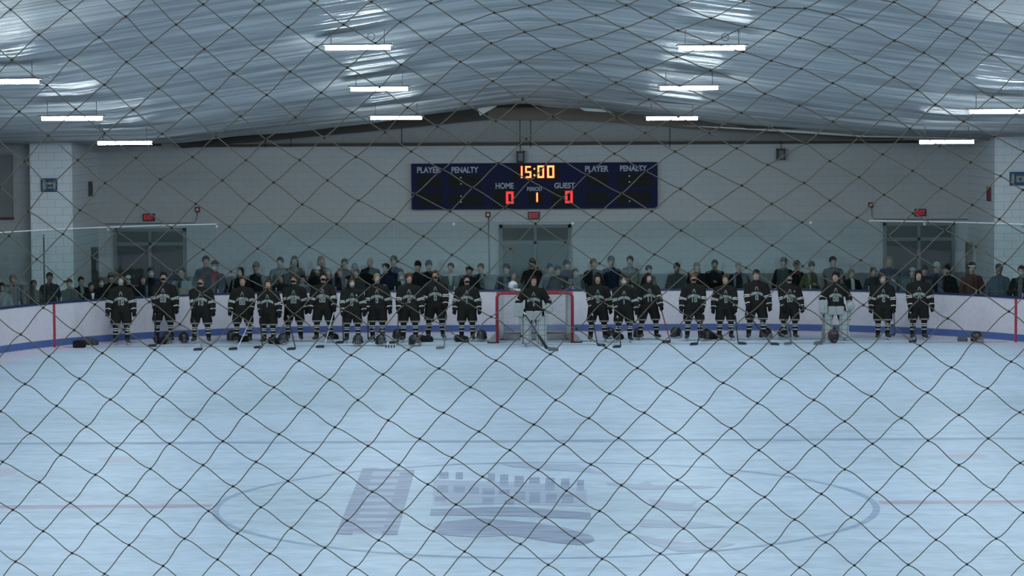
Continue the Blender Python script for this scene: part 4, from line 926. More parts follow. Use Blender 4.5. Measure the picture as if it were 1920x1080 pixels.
NETDATA = """-5,-25,1663,-149 -5,-24,1602,-135 -5,-23,1541,-122 -4,-23,1588,-139 7,-23,2106,-136 -5,-22,1480,-109 -4,-22,1528,-122 -3,-22,1580,-141 -2,-22,1627,-136 5,-22,1977,-134 6,-22,2014,-113 7,-22,2057,-89 8,-22,2101,-62 9,-22,2149,-36 -9,-21,1180,-149 -8,-21,1245,-144 -5,-21,1420,-96 -4,-21,1468,-105 -3,-21,1521,-118 -2,-21,1569,-111 -1,-21,1628,-120 0,-21,1679,-133 1,-21,1733,-125 2,-21,1778,-123 3,-21,1835,-118 4,-21,1886,-106 5,-21,1926,-88 6,-21,1964,-67 7,-21,2007,-42 8,-21,2052,-14 9,-21,2101,12 -9,-20,1123,-137 -8,-20,1186,-132 -7,-20,1240,-141 -5,-20,1359,-82 -4,-20,1408,-88 -3,-20,1462,-96 -2,-20,1511,-86 -1,-20,1569,-90 0,-20,1622,-97 1,-20,1677,-89 2,-20,1725,-84 3,-20,1781,-77 4,-20,1833,-62 5,-20,1875,-42 6,-20,1913,-21 7,-20,1957,5 8,-20,2004,34 9,-20,2052,61 10,-20,2109,91 -9,-19,1065,-125 -8,-19,1127,-120 -7,-19,1181,-126 -6,-19,1233,-133 -5,-19,1298,-69 -4,-19,1349,-71 -3,-19,1402,-73 -2,-19,1453,-62 -1,-19,1511,-59 0,-19,1565,-61 1,-19,1620,-53 2,-19,1671,-45 3,-19,1728,-35 4,-19,1780,-17 5,-19,1829,4 6,-19,1859,22 7,-19,1907,52 8,-19,1955,82 9,-19,2004,109 10,-19,2060,139 11,-19,2106,163 -11,-18,911,-120 -10,-18,957,-132 -7,-18,1121,-111 -6,-18,1177,-86 -5,-18,1238,-56 -4,-18,1289,-54 -3,-18,1343,-51 -2,-18,1394,-41 -1,-18,1453,-29 0,-18,1511,-22 1,-18,1565,-16 2,-18,1619,-7 3,-18,1676,4 4,-18,1734,32 5,-18,1775,54 6,-18,1813,72 7,-18,1859,102 8,-18,1909,134 9,-18,1957,160 10,-18,2011,188 11,-18,2064,215 12,-18,2119,243 -13,-17,726,-144 -12,-17,782,-132 -11,-17,838,-130 -9,-17,952,-110 -8,-17,1000,-120 -7,-17,1064,-113 -6,-17,1119,-84 -5,-17,1174,-63 -4,-17,1229,-45 -3,-17,1285,-27 -2,-17,1337,-14 -1,-17,1395,2 0,-17,1452,14 1,-17,1509,16 2,-17,1561,27 3,-17,1616,47 4,-17,1677,76 5,-17,1732,99 6,-17,1768,119 7,-17,1804,147 8,-17,1861,182 9,-17,1911,208 10,-17,1968,236 11,-17,2014,262 12,-17,2075,294 13,-17,2128,324 -8,-16,951,-129 -7,-16,1003,-110 -6,-16,1058,-83 -5,-16,1115,-61 -4,-16,1170,-32 -3,-16,1226,-13 -2,-16,1272,10 -1,-16,1333,34 0,-16,1397,50 1,-16,1451,58 2,-16,1500,71 3,-16,1555,88 4,-16,1621,118 5,-16,1676,145 6,-16,1720,169 7,-16,1754,196 8,-16,1807,228 9,-16,1865,256 10,-16,1920,284 11,-16,1970,309 12,-16,2028,341 13,-16,2084,371 14,-16,2141,405 -8,-15,901,-127 -7,-15,953,-102 -6,-15,1004,-80 -5,-15,1059,-48 -4,-15,1115,-20 -3,-15,1174,10 -2,-15,1220,33 -1,-15,1271,57 0,-15,1334,81 1,-15,1393,97 2,-15,1446,114 3,-15,1502,129 4,-15,1561,156 5,-15,1622,186 6,-15,1668,214 7,-15,1706,241 8,-15,1762,273 9,-15,1820,304 10,-15,1876,330 11,-15,1918,356 12,-15,1977,389 13,-15,2033,423 14,-15,2092,462 -9,-14,794,-144 -8,-14,843,-117 -7,-14,896,-95 -6,-14,941,-70 -5,-14,999,-38 -4,-14,1055,-5 -3,-14,1118,29 -2,-14,1168,53 -1,-14,1218,78 0,-14,1269,107 1,-14,1332,132 2,-14,1397,154 3,-14,1434,176 4,-14,1499,198 5,-14,1562,228 6,-14,1610,259 7,-14,1655,289 8,-14,1711,320 9,-14,1765,353 10,-14,1823,384 11,-14,1874,411 12,-14,1931,443 13,-14,1988,478 14,-14,2047,517 15,-14,2106,558 -8,-13,776,-132 -7,-13,831,-83 -6,-13,882,-56 -5,-13,936,-24 -4,-13,992,11 -3,-13,1049,46 -2,-13,1109,74 -1,-13,1161,100 0,-13,1212,130 1,-13,1274,161 2,-13,1337,189 3,-13,1390,212 4,-13,1445,240 5,-13,1511,269 6,-13,1556,302 7,-13,1611,332 8,-13,1658,365 9,-13,1712,400 10,-13,1772,432 11,-13,1830,462 12,-13,1884,494 13,-13,1940,533 14,-13,2000,572 15,-13,2057,610 16,-13,2121,654 -8,-12,707,-123 -7,-12,759,-90 -6,-12,816,-47 -5,-12,871,-11 -4,-12,927,24 -3,-12,984,60 -2,-12,1039,92 -1,-12,1099,122 0,-12,1155,155 1,-12,1217,186 2,-12,1272,219 3,-12,1330,249 4,-12,1381,278 5,-12,1440,309 6,-12,1508,343 7,-12,1556,376 8,-12,1607,408 9,-12,1665,442 10,-12,1720,481 11,-12,1776,512 12,-12,1834,545 13,-12,1892,584 14,-12,1949,625 15,-12,2010,668 16,-12,2071,712 17,-12,2132,757 -9,-11,579,-143 -8,-11,643,-109 -7,-11,700,-65 -6,-11,754,-27 -5,-11,808,6 -4,-11,866,45 -3,-11,921,81 -2,-11,976,116 -1,-11,1037,150 0,-11,1099,182 1,-11,1156,220 2,-11,1210,249 3,-11,1266,284 4,-11,1324,316 5,-11,1391,348 6,-11,1447,382 7,-11,1504,417 8,-11,1555,453 9,-11,1614,488 10,-11,1668,523 11,-11,1724,562 12,-11,1777,597 13,-11,1830,638 14,-11,1896,678 15,-11,1958,721 16,-11,2019,766 17,-11,2078,808 18,-11,2138,850 -9,-10,530,-112 -8,-10,587,-75 -7,-10,641,-35 -6,-10,696,3 -5,-10,751,41 -4,-10,806,80 -3,-10,863,116 -2,-10,924,152 -1,-10,980,186 0,-10,1037,218 1,-10,1097,250 2,-10,1152,288 3,-10,1210,321 4,-10,1276,354 5,-10,1331,388 6,-10,1393,424 7,-10,1448,460 8,-10,1505,499 9,-10,1564,530 10,-10,1619,572 11,-10,1673,610 12,-10,1725,648 13,-10,1784,689 14,-10,1852,728 15,-10,1912,773 16,-10,1967,817 17,-10,2026,861 18,-10,2085,905 19,-10,2143,948 -10,-9,427,-116 -9,-9,480,-75 -8,-9,534,-34 -7,-9,589,6 -6,-9,644,46 -5,-9,704,81 -4,-9,752,121 -3,-9,814,158 -2,-9,872,195 -1,-9,930,227 0,-9,987,260 1,-9,1041,292 2,-9,1100,328 3,-9,1166,363 4,-9,1222,396 5,-9,1277,432 6,-9,1337,467 7,-9,1399,502 8,-9,1458,538 9,-9,1509,578 10,-9,1565,615 11,-9,1624,656 12,-9,1678,696 13,-9,1739,736 14,-9,1798,778 15,-9,1853,822 16,-9,1913,868 17,-9,1971,911 18,-9,2029,955 19,-9,2087,999 20,-9,2145,1042 -11,-8,324,-125 -10,-8,378,-79 -9,-8,430,-33 -8,-8,486,8 -7,-8,540,51 -6,-8,594,89 -5,-8,651,127 -4,-8,712,164 -3,-8,764,202 -2,-8,820,237 -1,-8,878,271 0,-8,935,306 1,-8,994,339 2,-8,1055,371 3,-8,1112,407 4,-8,1170,442 5,-8,1227,477 6,-8,1291,512 7,-8,1342,548 8,-8,1405,588 9,-8,1460,624 10,-8,1516,663 11,-8,1571,704 12,-8,1634,743 13,-8,1690,784 14,-8,1740,826 15,-8,1798,872 16,-8,1862,918 17,-8,1919,961 18,-8,1976,1005 19,-8,2034,1050 20,-8,2091,1094 21,-8,2148,1138 -12,-7,219,-136 -11,-7,274,-89 -10,-7,327,-41 -9,-7,381,8 -8,-7,436,52 -7,-7,492,95 -6,-7,544,134 -5,-7,602,174 -4,-7,660,211 -3,-7,722,248 -2,-7,771,284 -1,-7,830,318 0,-7,886,352 1,-7,946,389 2,-7,1004,419 3,-7,1060,454 4,-7,1124,494 5,-7,1181,526 6,-7,1235,558 7,-7,1292,594 8,-7,1352,633 9,-7,1409,670 10,-7,1465,710 11,-7,1526,750 12,-7,1584,790 13,-7,1636,832 14,-7,1691,875 15,-7,1752,920 16,-7,1810,965 17,-7,1868,1010 18,-7,1924,1054 19,-7,1981,1099 20,-7,2039,1143 21,-7,2096,1188 -13,-6,112,-148 -12,-6,168,-100 -11,-6,224,-53 -10,-6,279,-6 -9,-6,330,46 -8,-6,383,92 -7,-6,438,138 -6,-6,500,178 -5,-6,554,220 -4,-6,608,258 -3,-6,667,294 -2,-6,724,329 -1,-6,778,364 0,-6,844,396 1,-6,901,430 2,-6,957,466 3,-6,1008,502 4,-6,1074,534 5,-6,1131,567 6,-6,1190,604 7,-6,1244,640 8,-6,1301,680 9,-6,1356,718 10,-6,1420,756 11,-6,1476,796 12,-6,1528,836 13,-6,1584,880 14,-6,1644,923 15,-6,1702,968 16,-6,1755,1012 17,-6,1813,1058 18,-6,1871,1102 19,-6,1928,1146 20,-6,1985,1191 -13,-5,63,-109 -12,-5,119,-62 -11,-5,177,-16 -10,-5,236,31 -9,-5,284,80 -8,-5,341,128 -7,-5,398,176 -6,-5,451,218 -5,-5,498,261 -4,-5,562,300 -3,-5,614,338 -2,-5,672,376 -1,-5,738,411 0,-5,794,443 1,-5,847,478 2,-5,909,516 3,-5,976,549 4,-5,1020,581 5,-5,1081,617 6,-5,1136,652 7,-5,1195,690 8,-5,1250,727 9,-5,1314,764 10,-5,1371,803 11,-5,1423,844 12,-5,1478,885 13,-5,1540,926 14,-5,1596,970 15,-5,1650,1014 16,-5,1703,1059 17,-5,1762,1104 18,-5,1819,1148 19,-5,1876,1193 -14,-4,-43,-120 -13,-4,14,-73 -12,-4,71,-25 -11,-4,132,20 -10,-4,186,70 -9,-4,237,116 -8,-4,297,166 -7,-4,354,212 -6,-4,405,256 -5,-4,461,300 -4,-4,513,342 -3,-4,567,383 -2,-4,631,420 -1,-4,687,457 0,-4,746,490 1,-4,811,524 2,-4,862,560 3,-4,921,594 4,-4,977,630 5,-4,1032,664 6,-4,1088,701 7,-4,1143,738 8,-4,1208,774 9,-4,1266,812 10,-4,1318,851 11,-4,1372,892 12,-4,1434,932 13,-4,1490,974 14,-4,1548,1017 15,-4,1602,1060 16,-4,1657,1105 17,-4,1714,1149 18,-4,1771,1193 -15,-3,-151,-122 -14,-3,-94,-75 -13,-3,-37,-29 -12,-3,20,18 -11,-3,73,65 -10,-3,131,113 -9,-3,196,159 -8,-3,250,206 -7,-3,304,251 -6,-3,361,294 -5,-3,417,338 -4,-3,468,382 -3,-3,525,424 -2,-3,580,463 -1,-3,641,499 0,-3,697,536 1,-3,759,571 2,-3,812,601 3,-3,872,640 4,-3,930,676 5,-3,987,711 6,-3,1042,750 7,-3,1104,784 8,-3,1160,821 9,-3,1214,859 10,-3,1270,900 11,-3,1326,940 12,-3,1382,980 13,-3,1446,1022 14,-3,1499,1064 15,-3,1554,1108 16,-3,1607,1152 17,-3,1663,1196 -15,-2,-198,-74 -14,-2,-142,-28 -13,-2,-86,19 -12,-2,-30,65 -11,-2,22,112 -10,-2,88,160 -9,-2,142,205 -8,-2,196,250 -7,-2,255,296 -6,-2,300,336 -5,-2,367,382 -4,-2,430,425 -3,-2,483,466 -2,-2,538,505 -1,-2,597,545 0,-2,642,581 1,-2,712,622 2,-2,766,656 3,-2,823,691 4,-2,882,726 5,-2,940,762 6,-2,1001,796 7,-2,1057,833 8,-2,1108,871 9,-2,1165,910 10,-2,1225,950 11,-2,1282,991 12,-2,1333,1030 13,-2,1386,1072 14,-2,1448,1113 15,-2,1503,1156 16,-2,1555,1199 -14,-1,-192,20 -13,-1,-136,66 -12,-1,-80,113 -11,-1,-23,160 -10,-1,36,209 -9,-1,90,254 -8,-1,146,300 -7,-1,197,343 -6,-1,257,384 -5,-1,322,427 -4,-1,381,468 -3,-1,433,509 -2,-1,502,541 -1,-1,552,589 0,-1,608,628 1,-1,658,666 2,-1,718,702 3,-1,772,739 4,-1,832,774 5,-1,898,809 6,-1,956,844 7,-1,1009,881 8,-1,1062,920 9,-1,1124,958 10,-1,1180,998 11,-1,1238,1038 12,-1,1288,1078 13,-1,1343,1120 14,-1,1399,1161 15,-1,1453,1203 -13,0,-182,117 -12,0,-125,163 -11,0,-69,209 -10,0,-12,256 -9,0,46,302 -8,0,92,348 -7,0,150,394 -6,0,219,434 -5,0,274,472 -4,0,326,510 -3,0,378,550 -2,0,448,593 -1,0,505,638 0,0,561,676 1,0,618,712 2,0,671,750 3,0,728,788 4,0,787,823 5,0,848,858 6,0,905,894 7,0,960,933 8,0,1022,970 9,0,1077,1009 10,0,1129,1048 11,0,1188,1088 12,0,1241,1128 13,0,1295,1169 14,0,1350,1209 -13,1,-227,167 -12,1,-171,212 -11,1,-115,258 -10,1,-56,306 -9,1,0,351 -8,1,53,396 -7,1,118,439 -6,1,172,482 -5,1,225,516 -4,1,280,566 -3,1,337,608 -2,1,395,648 -1,1,455,688 0,1,514,726 1,1,571,763 2,1,628,801 3,1,690,836 4,1,748,872 5,1,802,908 6,1,855,946 7,1,917,983 8,1,976,1020 9,1,1028,1059 10,1,1085,1098 11,1,1141,1138 12,1,1193,1177 13,1,1246,1218 -12,2,-212,260 -11,2,-156,306 -10,2,-97,353 -9,2,-42,399 -8,2,17,442 -7,2,69,486 -6,2,121,528 -5,2,178,571 -4,2,232,618 -3,2,290,656 -2,2,347,697 -1,2,403,737 0,2,462,776 1,2,523,814 2,2,587,850 3,2,644,886 4,2,698,922 5,2,753,960 6,2,813,996 7,2,871,1034 8,2,926,1071 9,2,984,1109 10,2,1040,1148 11,2,1094,1188 12,2,1145,1228 -11,3,-201,359 -10,3,-140,402 -9,3,-86,448 -8,3,-29,491 -7,3,26,535 -6,3,81,577 -5,3,139,619 -4,3,192,662 -3,3,250,702 -2,3,305,744 -1,3,362,786 0,3,418,827 1,3,480,866 2,3,540,902 3,3,594,938 4,3,651,976 5,3,710,1013 6,3,770,1049 7,3,826,1086 8,3,882,1123 9,3,939,1160 10,3,994,1198 -10,4,-182,452 -9,4,-128,498 -8,4,-73,541 -7,4,-19,585 -6,4,39,627 -5,4,92,668 -4,4,149,710 -3,4,207,749 -2,4,266,790 -1,4,318,832 0,4,381,872 1,4,437,912 2,4,489,951 3,4,546,990 4,4,609,1027 5,4,666,1064 6,4,723,1101 7,4,781,1138 8,4,838,1175 9,4,894,1211 -9,5,-175,550 -8,5,-122,594 -7,5,-66,637 -6,5,-9,679 -5,5,47,720 -4,5,106,761 -3,5,162,800 -2,5,219,840 -1,5,282,879 0,5,338,919 1,5,391,958 2,5,445,1000 3,5,506,1038 4,5,563,1078 5,5,621,1116 6,5,680,1153 7,5,737,1190 8,5,795,1224 -9,6,-228,608 -8,6,-171,649 -7,6,-115,690 -6,6,-57,731 -5,6,1,771 -4,6,57,812 -3,6,114,853 -2,6,179,890 -1,6,237,929 0,6,289,968 1,6,346,1010 2,6,408,1049 3,6,462,1088 4,6,519,1128 5,6,577,1168 6,6,636,1205 -8,7,-219,702 -7,7,-163,744 -6,7,-105,784 -5,7,-48,824 -4,7,5,866 -3,7,74,904 -2,7,132,943 -1,7,183,982 0,7,242,1022 1,7,306,1061 2,7,360,1101 3,7,417,1140 4,7,474,1180 5,7,535,1219 -7,8,-211,797 -6,8,-152,837 -5,8,-95,877 -4,8,-37,918 -3,8,24,956 -2,8,81,996 -1,8,135,1037 0,8,196,1076 1,8,255,1114 2,8,314,1153 3,8,372,1191 -6,9,-200,890 -5,9,-143,930 -4,9,-85,971 -3,9,-26,1010 -2,9,29,1053 -1,9,89,1090 0,9,148,1128 1,9,208,1166 2,9,267,1205 -5,10,-189,982 -4,10,-132,1023 -3,10,-73,1063 -2,10,-17,1104 -1,10,42,1141 0,10,100,1180 1,10,161,1217 -4,11,-179,1075 -3,11,-120,1115 -2,11,-63,1156 -1,11,-4,1193 -4,12,-225,1127 -3,12,-166,1167 -2,12,-110,1208 -3,13,-213,1218"""

BR = (.06, .035, .02); DK = (.02, .016, .014); BL = (.20, .15, .09); GR = (.20, .19, .18); RD = (.085, .036, .022)
MB_ = (.015, .016, .018); MW = (.42, .46, .48); MBL = (.20, .34, .42)
PL = [
 dict(px=228, ytop=514, yfeet=647, skin=1, hairc=BR, mask=MBL, number='13', stance=.15, rot=.1, label='hockey player in pale blue mask, first at the left end of the line'),
 dict(px=308, ytop=508, yfeet=642, skin=1, hairc=DK, mask=MB_, number='20', stance=.19, stick=(291, 590, 293, 649), label='hockey player in black mask, second from the left end of the line'),
 dict(px=378, ytop=517, yfeet=644, skin=1, hairc=RD, mask=MB_, number='10', stance=.19, stick=(364, 600, 379, 656), sm='stickwood', label='red haired hockey player in black mask, third from the left end'),
 dict(px=456, ytop=516, yfeet=643, skin=0, hairc=BR, number='20', stance=.18, stick=(473, 592, 445, 655), sm='stickwhite', patch=False, label='hockey player holding a slanted white stick, fourth from the left end'),
 dict(px=504, ytop=522, yfeet=645, skin=1, hairc=BR, style='long', number='1', stance=.13, stick=(488, 596, 492, 652), rot=-.15, label='long haired hockey player with vertical black stick, fifth from the left end'),
 dict(px=552, ytop=513, yfeet=640, skin=0, hairc=BR, style='curly', mask=MB_, number='20', stance=.17, stick=(540, 594, 554, 655), label='curly haired hockey player in black mask, sixth from the left end'),
 dict(px=607, ytop=509, yfeet=641, skin=1, hairc=DK, mask=MB_, number='30', stance=.19, stick=(627, 580, 608, 651), sm='stickwhite', rot=-.1, label='dark haired hockey player in black mask, seventh from the left end'),
 dict(px=661, ytop=519, yfeet=643, skin=0, hairc=BR, mask=MW, number='7', stance=.16, stick=(642, 590, 644, 643), patch=True, label='hockey player in white mask with a chest patch, eighth from the left end'),
 dict(px=708, ytop=511, yfeet=641, skin=1, hairc=BL, mask=MBL, number='0', stance=.13, stick=(690, 590, 690, 637), bd=1, label='fair haired hockey player in blue mask, ninth from the left end'),
 dict(px=768, ytop=510, yfeet=642, skin=0, hairc=RD, style='curly', number='2', stance=.16, stick=(747, 588, 745, 643), trim=(.16, .03, .03), label='red haired hockey player with red trimmed gloves, tenth from the left end'),
 dict(px=817, ytop=505, yfeet=638, skin=1, hairc=BR, mask=MB_, number='8', stance=.19, stick=(836, 588, 833, 653), sm='stickgrey', label='tall hockey player in black mask leaning a grey stick, second left of the goal'),
 dict(px=876, ytop=514, yfeet=640, skin=1, hairc=DK, mask=MB_, number='1', stance=.15, label='hockey player in black mask standing just left of the goal'),
 dict(px=1001, ytop=515, yfeet=649, skin=0, hairc=DK, style='hood', number='1', stance=.20, goalie=True, hl=(-.40, -.16, .98), hr=(.36, -.16, 1.0), label='goalie with long dark hair and white leg pads in front of the red goal', gst=(985, 590, 1028, 657)),
 dict(px=1121, ytop=512, yfeet=640, skin=0, hairc=DK, style='long', number='0', stance=.19, stick=(1111, 592, 1120, 648), bd=1, label='dark haired hockey player, first right of the goal'),
 dict(px=1170, ytop=514, yfeet=642, skin=0, hairc=DK, mask=MW, number='1', stance=.16, stick=(1158, 596, 1164, 651), label='hockey player in pale mask with an upright stick, second right of the goal'),
 dict(px=1216, ytop=510, yfeet=637, skin=1, hairc=DK, style='long', mask=(.3, .3, .3), number='11', stance=.23, stick=(1241, 584, 1257, 642), sm='stickred', rot=.25, yaw=.2, label='hockey player leaning on a red topped stick, third right of the goal'),
 dict(px=1301, ytop=510, yfeet=639, skin=1, hairc=(.105, .05, .028), style='curly', mask=MB_, number='10', stance=.17, stick=(1318, 590, 1308, 646), label='ginger curly haired hockey player, fourth right of the goal'),
 dict(px=1360, ytop=513, yfeet=638, skin=1, hairc=BR, number='9', stance=.16, stick=(1379, 592, 1384, 645), bd=1, label='hockey player with bare face and stick blade turned right, fifth right of the goal'),
 dict(px=1418, ytop=504, yfeet=637, skin=1, hairc=BR, number='7', stance=.19, hat=('capback', [(.02, .02, .02)]), stick=(1402, 588, 1445, 646), bd=1, label='hockey player in dark cap with diagonal stick, sixth right of the goal'),
 dict(px=1480, ytop=511, yfeet=637, skin=1, hairc=DK, mask=MB_, number='33', stance=.16, stick=(1473, 600, 1484, 645), sm='stickgrey', patch=True, label='hockey player in black mask with a chest patch, just left of the right goalie'),
 dict(px=1566, ytop=508, yfeet=638, skin=1, hairc=DK, number='30', stance=.24, goalie=True, trim=None, hl=(-.34, -.16, .94), hr=(.36, -.14, .96), label='goalie with big white pads near the right end of the line', gst=(1544, 595, 1543, 645)),
 dict(px=1655, ytop=511, yfeet=637, skin=1, hairc=BR, mask=(.3, .3, .33), number='0', stance=.13, stick=(1676, 588, 1678, 629), sm='stickgrey', label='hockey player second from the right end of the line'),
 dict(px=1722, ytop=505, yfeet=638, skin=1, hairc=DK, style='long', number='0', stance=.15, stick=(1708, 590, 1718, 641), label='long haired hockey player at the right end of the line'),
]
for i, d in enumerate(PL):
    d = dict(d); sm = d.pop('sm', 'stickblack'); bd = d.pop('bd', -1); gst = d.pop('gst', None); d.setdefault('yaw', RNG.uniform(-.25, .25))
    d['group'] = 'black jersey hockey players lined up along the goal line'
    who = d['label'].split(',')[0]
    P, st = player(**d)
    ORD = ['first', 'second', 'third', 'fourth', 'fifth', 'sixth', 'seventh', 'eighth', 'ninth', 'tenth', 'eleventh', 'twelfth']
    who = ORD[i]+' player from the left' if i < 12 else ORD[i-13]+' player right of the goal' if i < 20 else ('second' if i == 21 else 'last')+' player at the right end'
    if st:
        stick(st, sm[5:]+' hockey stick held by the '+who.replace('last player', 'last player'), sm, 'stickblack' if sm != 'stickgrey' else 'stickgrey', bd)
    if gst:
        f = P.location; hp = at(gst[0], gst[1], f.y-.32); tp = atz(gst[2], gst[3], .015)
        stick((hp, tp), 'goalie stick held by the goalie ' + ('in front of the red goal' if i < 15 else 'near the right end of the line'), 'stickblack' if i < 15 else 'stickgrey', 'stickgrey', -1 if i > 15 else 1, True)

# ---------------------------------------------------------------- helmets and gloves on the ice
def make_helmet():
    e = empty('hockey_helmet')
    def cc(V): C = np.tile(np.array((.02, .02, .022)), (len(V), 1)); return C
    b = Blob(.02).ell((0, .01, .15), (.115, .14, .12)); b.cap((0, .06, .10), (0, .08, .06), .09, .08)
    b.cut(lambda X, Y, Z: np.maximum(.035-Z, -(np.sqrt((X/.095)**2+((Y-.0)/.12)**2+((Z-.12)/.11)**2)-1)*.09))
    b.cut(lambda X, Y, Z: np.minimum(np.minimum(-(Y+.05), .13-Z), 1))
    surface(b, 'shell', cc, M['hard'], e, res=.012)
    c = MB()
    for k in range(5):
        z = .03+k*.026; c.tube([(-.09, -.04, z), (-.075, -.11, z), (-.03, -.145, z), (.03, -.145, z), (.075, -.11, z), (.09, -.04, z)], .0045, 4)
    for x, y in ((-.06, -.125), (-.02, -.146), (.02, -.146), (.06, -.125)): c.tube([(x, y, .02), (x*1.05, y-.004, .08), (x, y+.02, .145)], .0045, 4)
    c.build('face_cage', M['steel'], e)
    for s in (-1, 1): MB().box(s*.108-.012, s*.108+.012, -.02, .05, .06, .12).build('ear_guard', M['black'], e)
    return e
hproto = make_helmet()
HL = [(313, 641, .5, 'between the skates of the second player from the left'), (436, 637, 2.5, 'beside the left skate of the fourth player'), (531, 643, .1, 'left of the sixth player'),
      (671, 646, .0, 'in front of the eighth player'), (714, 646, .3, 'in front of the ninth player'), (746, 634, 2.8, 'behind the stick of the tenth player'), (778, 646, 1.0, 'in front of the right skate of the tenth player'),
      (903, 637, -.3, 'just left of the goal'), (1143, 632, .8, 'between the first and second players right of the goal'), (1197, 633, .2, 'between the second and third players right of the goal'),
      (1268, 631, 2.2, 'left of the ginger player'), (1326, 634, 3.0, 'right of the ginger player'), (1436, 632, 1.8, 'beside the player in a dark cap'), (1472, 630, 1.2, 'under the player beside the right goalie'),
      (1832, 640, .9, 'alone on the ice at the far right'), (345, 640, 3.3, 'right of the second player from the left')]
first = True
for px, py, rz, lb in HL:
    o = hproto if first else copy_tree(hproto); first = False
    p = atz(px, py+3, 0); o.location = (p.x, p.y, -.005-.03*0); o.rotation_euler = (0, 0, rz); o.scale = (1.08,)*3; tag(o, 'black caged helmet on the ice ' + lb, 'helmet', 'helmets set on the ice')
# goalie masks
def goalie_mask(p, rz, col_, cage, label, sc=1.0):
    e = empty('goalie_mask', p, rz); tag(e, label, 'goalie mask')
    b = Blob(.02).ell((0, 0, .15), (.125, .15, .15)); b.cap((0, -.08, .08), (0, -.10, .05), .07, .05); b.cut(lambda X, Y, Z: .0-Z)
    surface(b, 'shell', col_, M['hard'], e, res=.012, scale=sc)
    c = MB()
    for k in range(5): z = .10+k*.024; c.tube([(-.08*sc, -.12*sc, z*sc), (-.03*sc, -.158*sc, z*sc), (.03*sc, -.158*sc, z*sc), (.08*sc, -.12*sc, z*sc)], .005, 4)
    for x in (-.05, -.017, .017, .05): c.tube([(x*sc, -.152*sc, .09*sc), (x*sc, -.155*sc, .21*sc)], .005, 4)
    c.build('face_cage', M[cage], e)
p = atz(1563, 643, 0); goalie_mask((p.x, p.y, 0), .1, (.05, .03, .035), 'black', 'dark red goalie mask on the ice in front of the right goalie', 1.1)
p = at(962, 549, GOALY+.75); goalie_mask((p.x, GOALY+.75, GH+.03), .6, (.50, .54, .60), 'steel', 'white goalie mask lying on top of the red goal', .85)
bo = empty('water_bottle', (at(969, 549, GOALY+.6).x, GOALY+.55, GH+.07)); tag(bo, 'clear water bottle lying on top of the red goal beside the white mask', 'bottle')
MB().tube([(-.09, 0, 0), (.07, 0, 0), (.09, 0, 0)], .034, 10, taper=[1, 1, .6]).build('bottle_body', M['white'], bo)
MB().tube([(.09, 0, 0), (.12, 0, 0)], .015, 8).build('bottle_cap', M['stickblack'], bo)
def glove_pair(px, py, rz, label, col_=(.02, .02, .022), sc=1.25):
    p = atz(px, py, 0); e = empty('hockey_glove', (p.x, p.y, 0), rz); tag(e, label, 'glove', 'gloves dropped on the ice')
    G = Blob(.02); G.cap((0, .09, .07), (0, .02, .065), .075, .06, ys=1.0); hand(G, np.array((0, .02, .05)), (0.02, -1, -.05), 1, 1.15, 1.7)
    G.cut(lambda X, Y, Z: .004-Z)
    def gc(V): C = np.tile(np.array(col_, float), (len(V), 1)); C[V[:, 1] > .12] = np.array(col_)*2+.05; return C
    surface(G, 'glove_shell', gc, M['cloth'], e, res=.011, scale=sc)
glove_pair(172, 647, 1.2, 'grey hockey glove on the ice right of the black bag', (.07, .075, .08), 1.35)
glove_pair(302, 645, .9, 'black glove on the ice left of the second player'); glove_pair(456, 641, 1.9, 'black glove on the ice between the fourth and fifth players')
glove_pair(517, 645, 1.4, 'black glove on the ice at the skates of the fifth player'); glove_pair(866, 641, 1.4, 'black glove on the ice beside the player left of the goal')
glove_pair(1160, 636, .5, 'black glove on the ice near the second player right of the goal'); glove_pair(1343, 636, 1.2, 'black glove on the ice near the fifth player right of the goal')
glove_pair(1805, 640, 1.2, 'pale and black glove on the ice at the far right', (.10, .10, .105), .9); glove_pair(623, 636, 1.2, 'black glove on the ice right of the seventh player')
glove_pair(798, 641, 1.7, 'black glove on the ice between the tenth and eleventh players')
p = atz(149, 652, 0); e = empty('equipment_bag', (p.x, p.y, 0)); tag(e, 'small black equipment bag on the ice at the left of the line', 'bag')
b = Blob(.03).box((0, 0, .085), (.12, .06, .055), .03).ell((-.03, 0, .15), (.09, .06, .035)); b.cut(lambda X, Y, Z: .002-Z)
surface(b, 'bag_body', (.018, .018, .019), M['cloth'], e, res=.014)
MB().tube([(-.09, -.07, .13), (-.04, -.11, .19), (.04, -.11, .19), (.09, -.07, .13)], .011, 6).build('handle', M['black'], e)
p = atz(733, 651, .012); e = empty('hockey_stick', p); tag(e, 'stick blade with black and white striped tape lying on the ice', 'hockey stick')
for k in range(4):
    MB().box(-.13+k*.065, -.10+k*.065, -.03, .03, -.01, .05).build('tape_band', M['black'], e)
MB().box(-.14, .14, -.012, .012, -.01, .04).build('blade', M['white'], e)
MB().tube([(.13, 0, .02), (.2, .12, .2), (.16, .16, .45)], .013, 6).build('shaft', M['stickblack'], e)

# ---------------------------------------------------------------- spectators behind the boards
BK = (.014, .014, .016); CH = (.035, .036, .038); NV = (.014, .018, .035); GY = (.085, .092, .095); LG_ = (.17, .195, .20); OL = (.075, .075, .045); MR = (.075, .035, .033); BN = (.06, .045, .038); TN = (.15, .10, .06); GRN = (.05, .055, .04)
hDK, hBR, hBL, hGR, hBD = (.02, .016, .014), (.06, .038, .025), (.17, .125, .08), (.15, .15, .15), (.10, .06, .045)
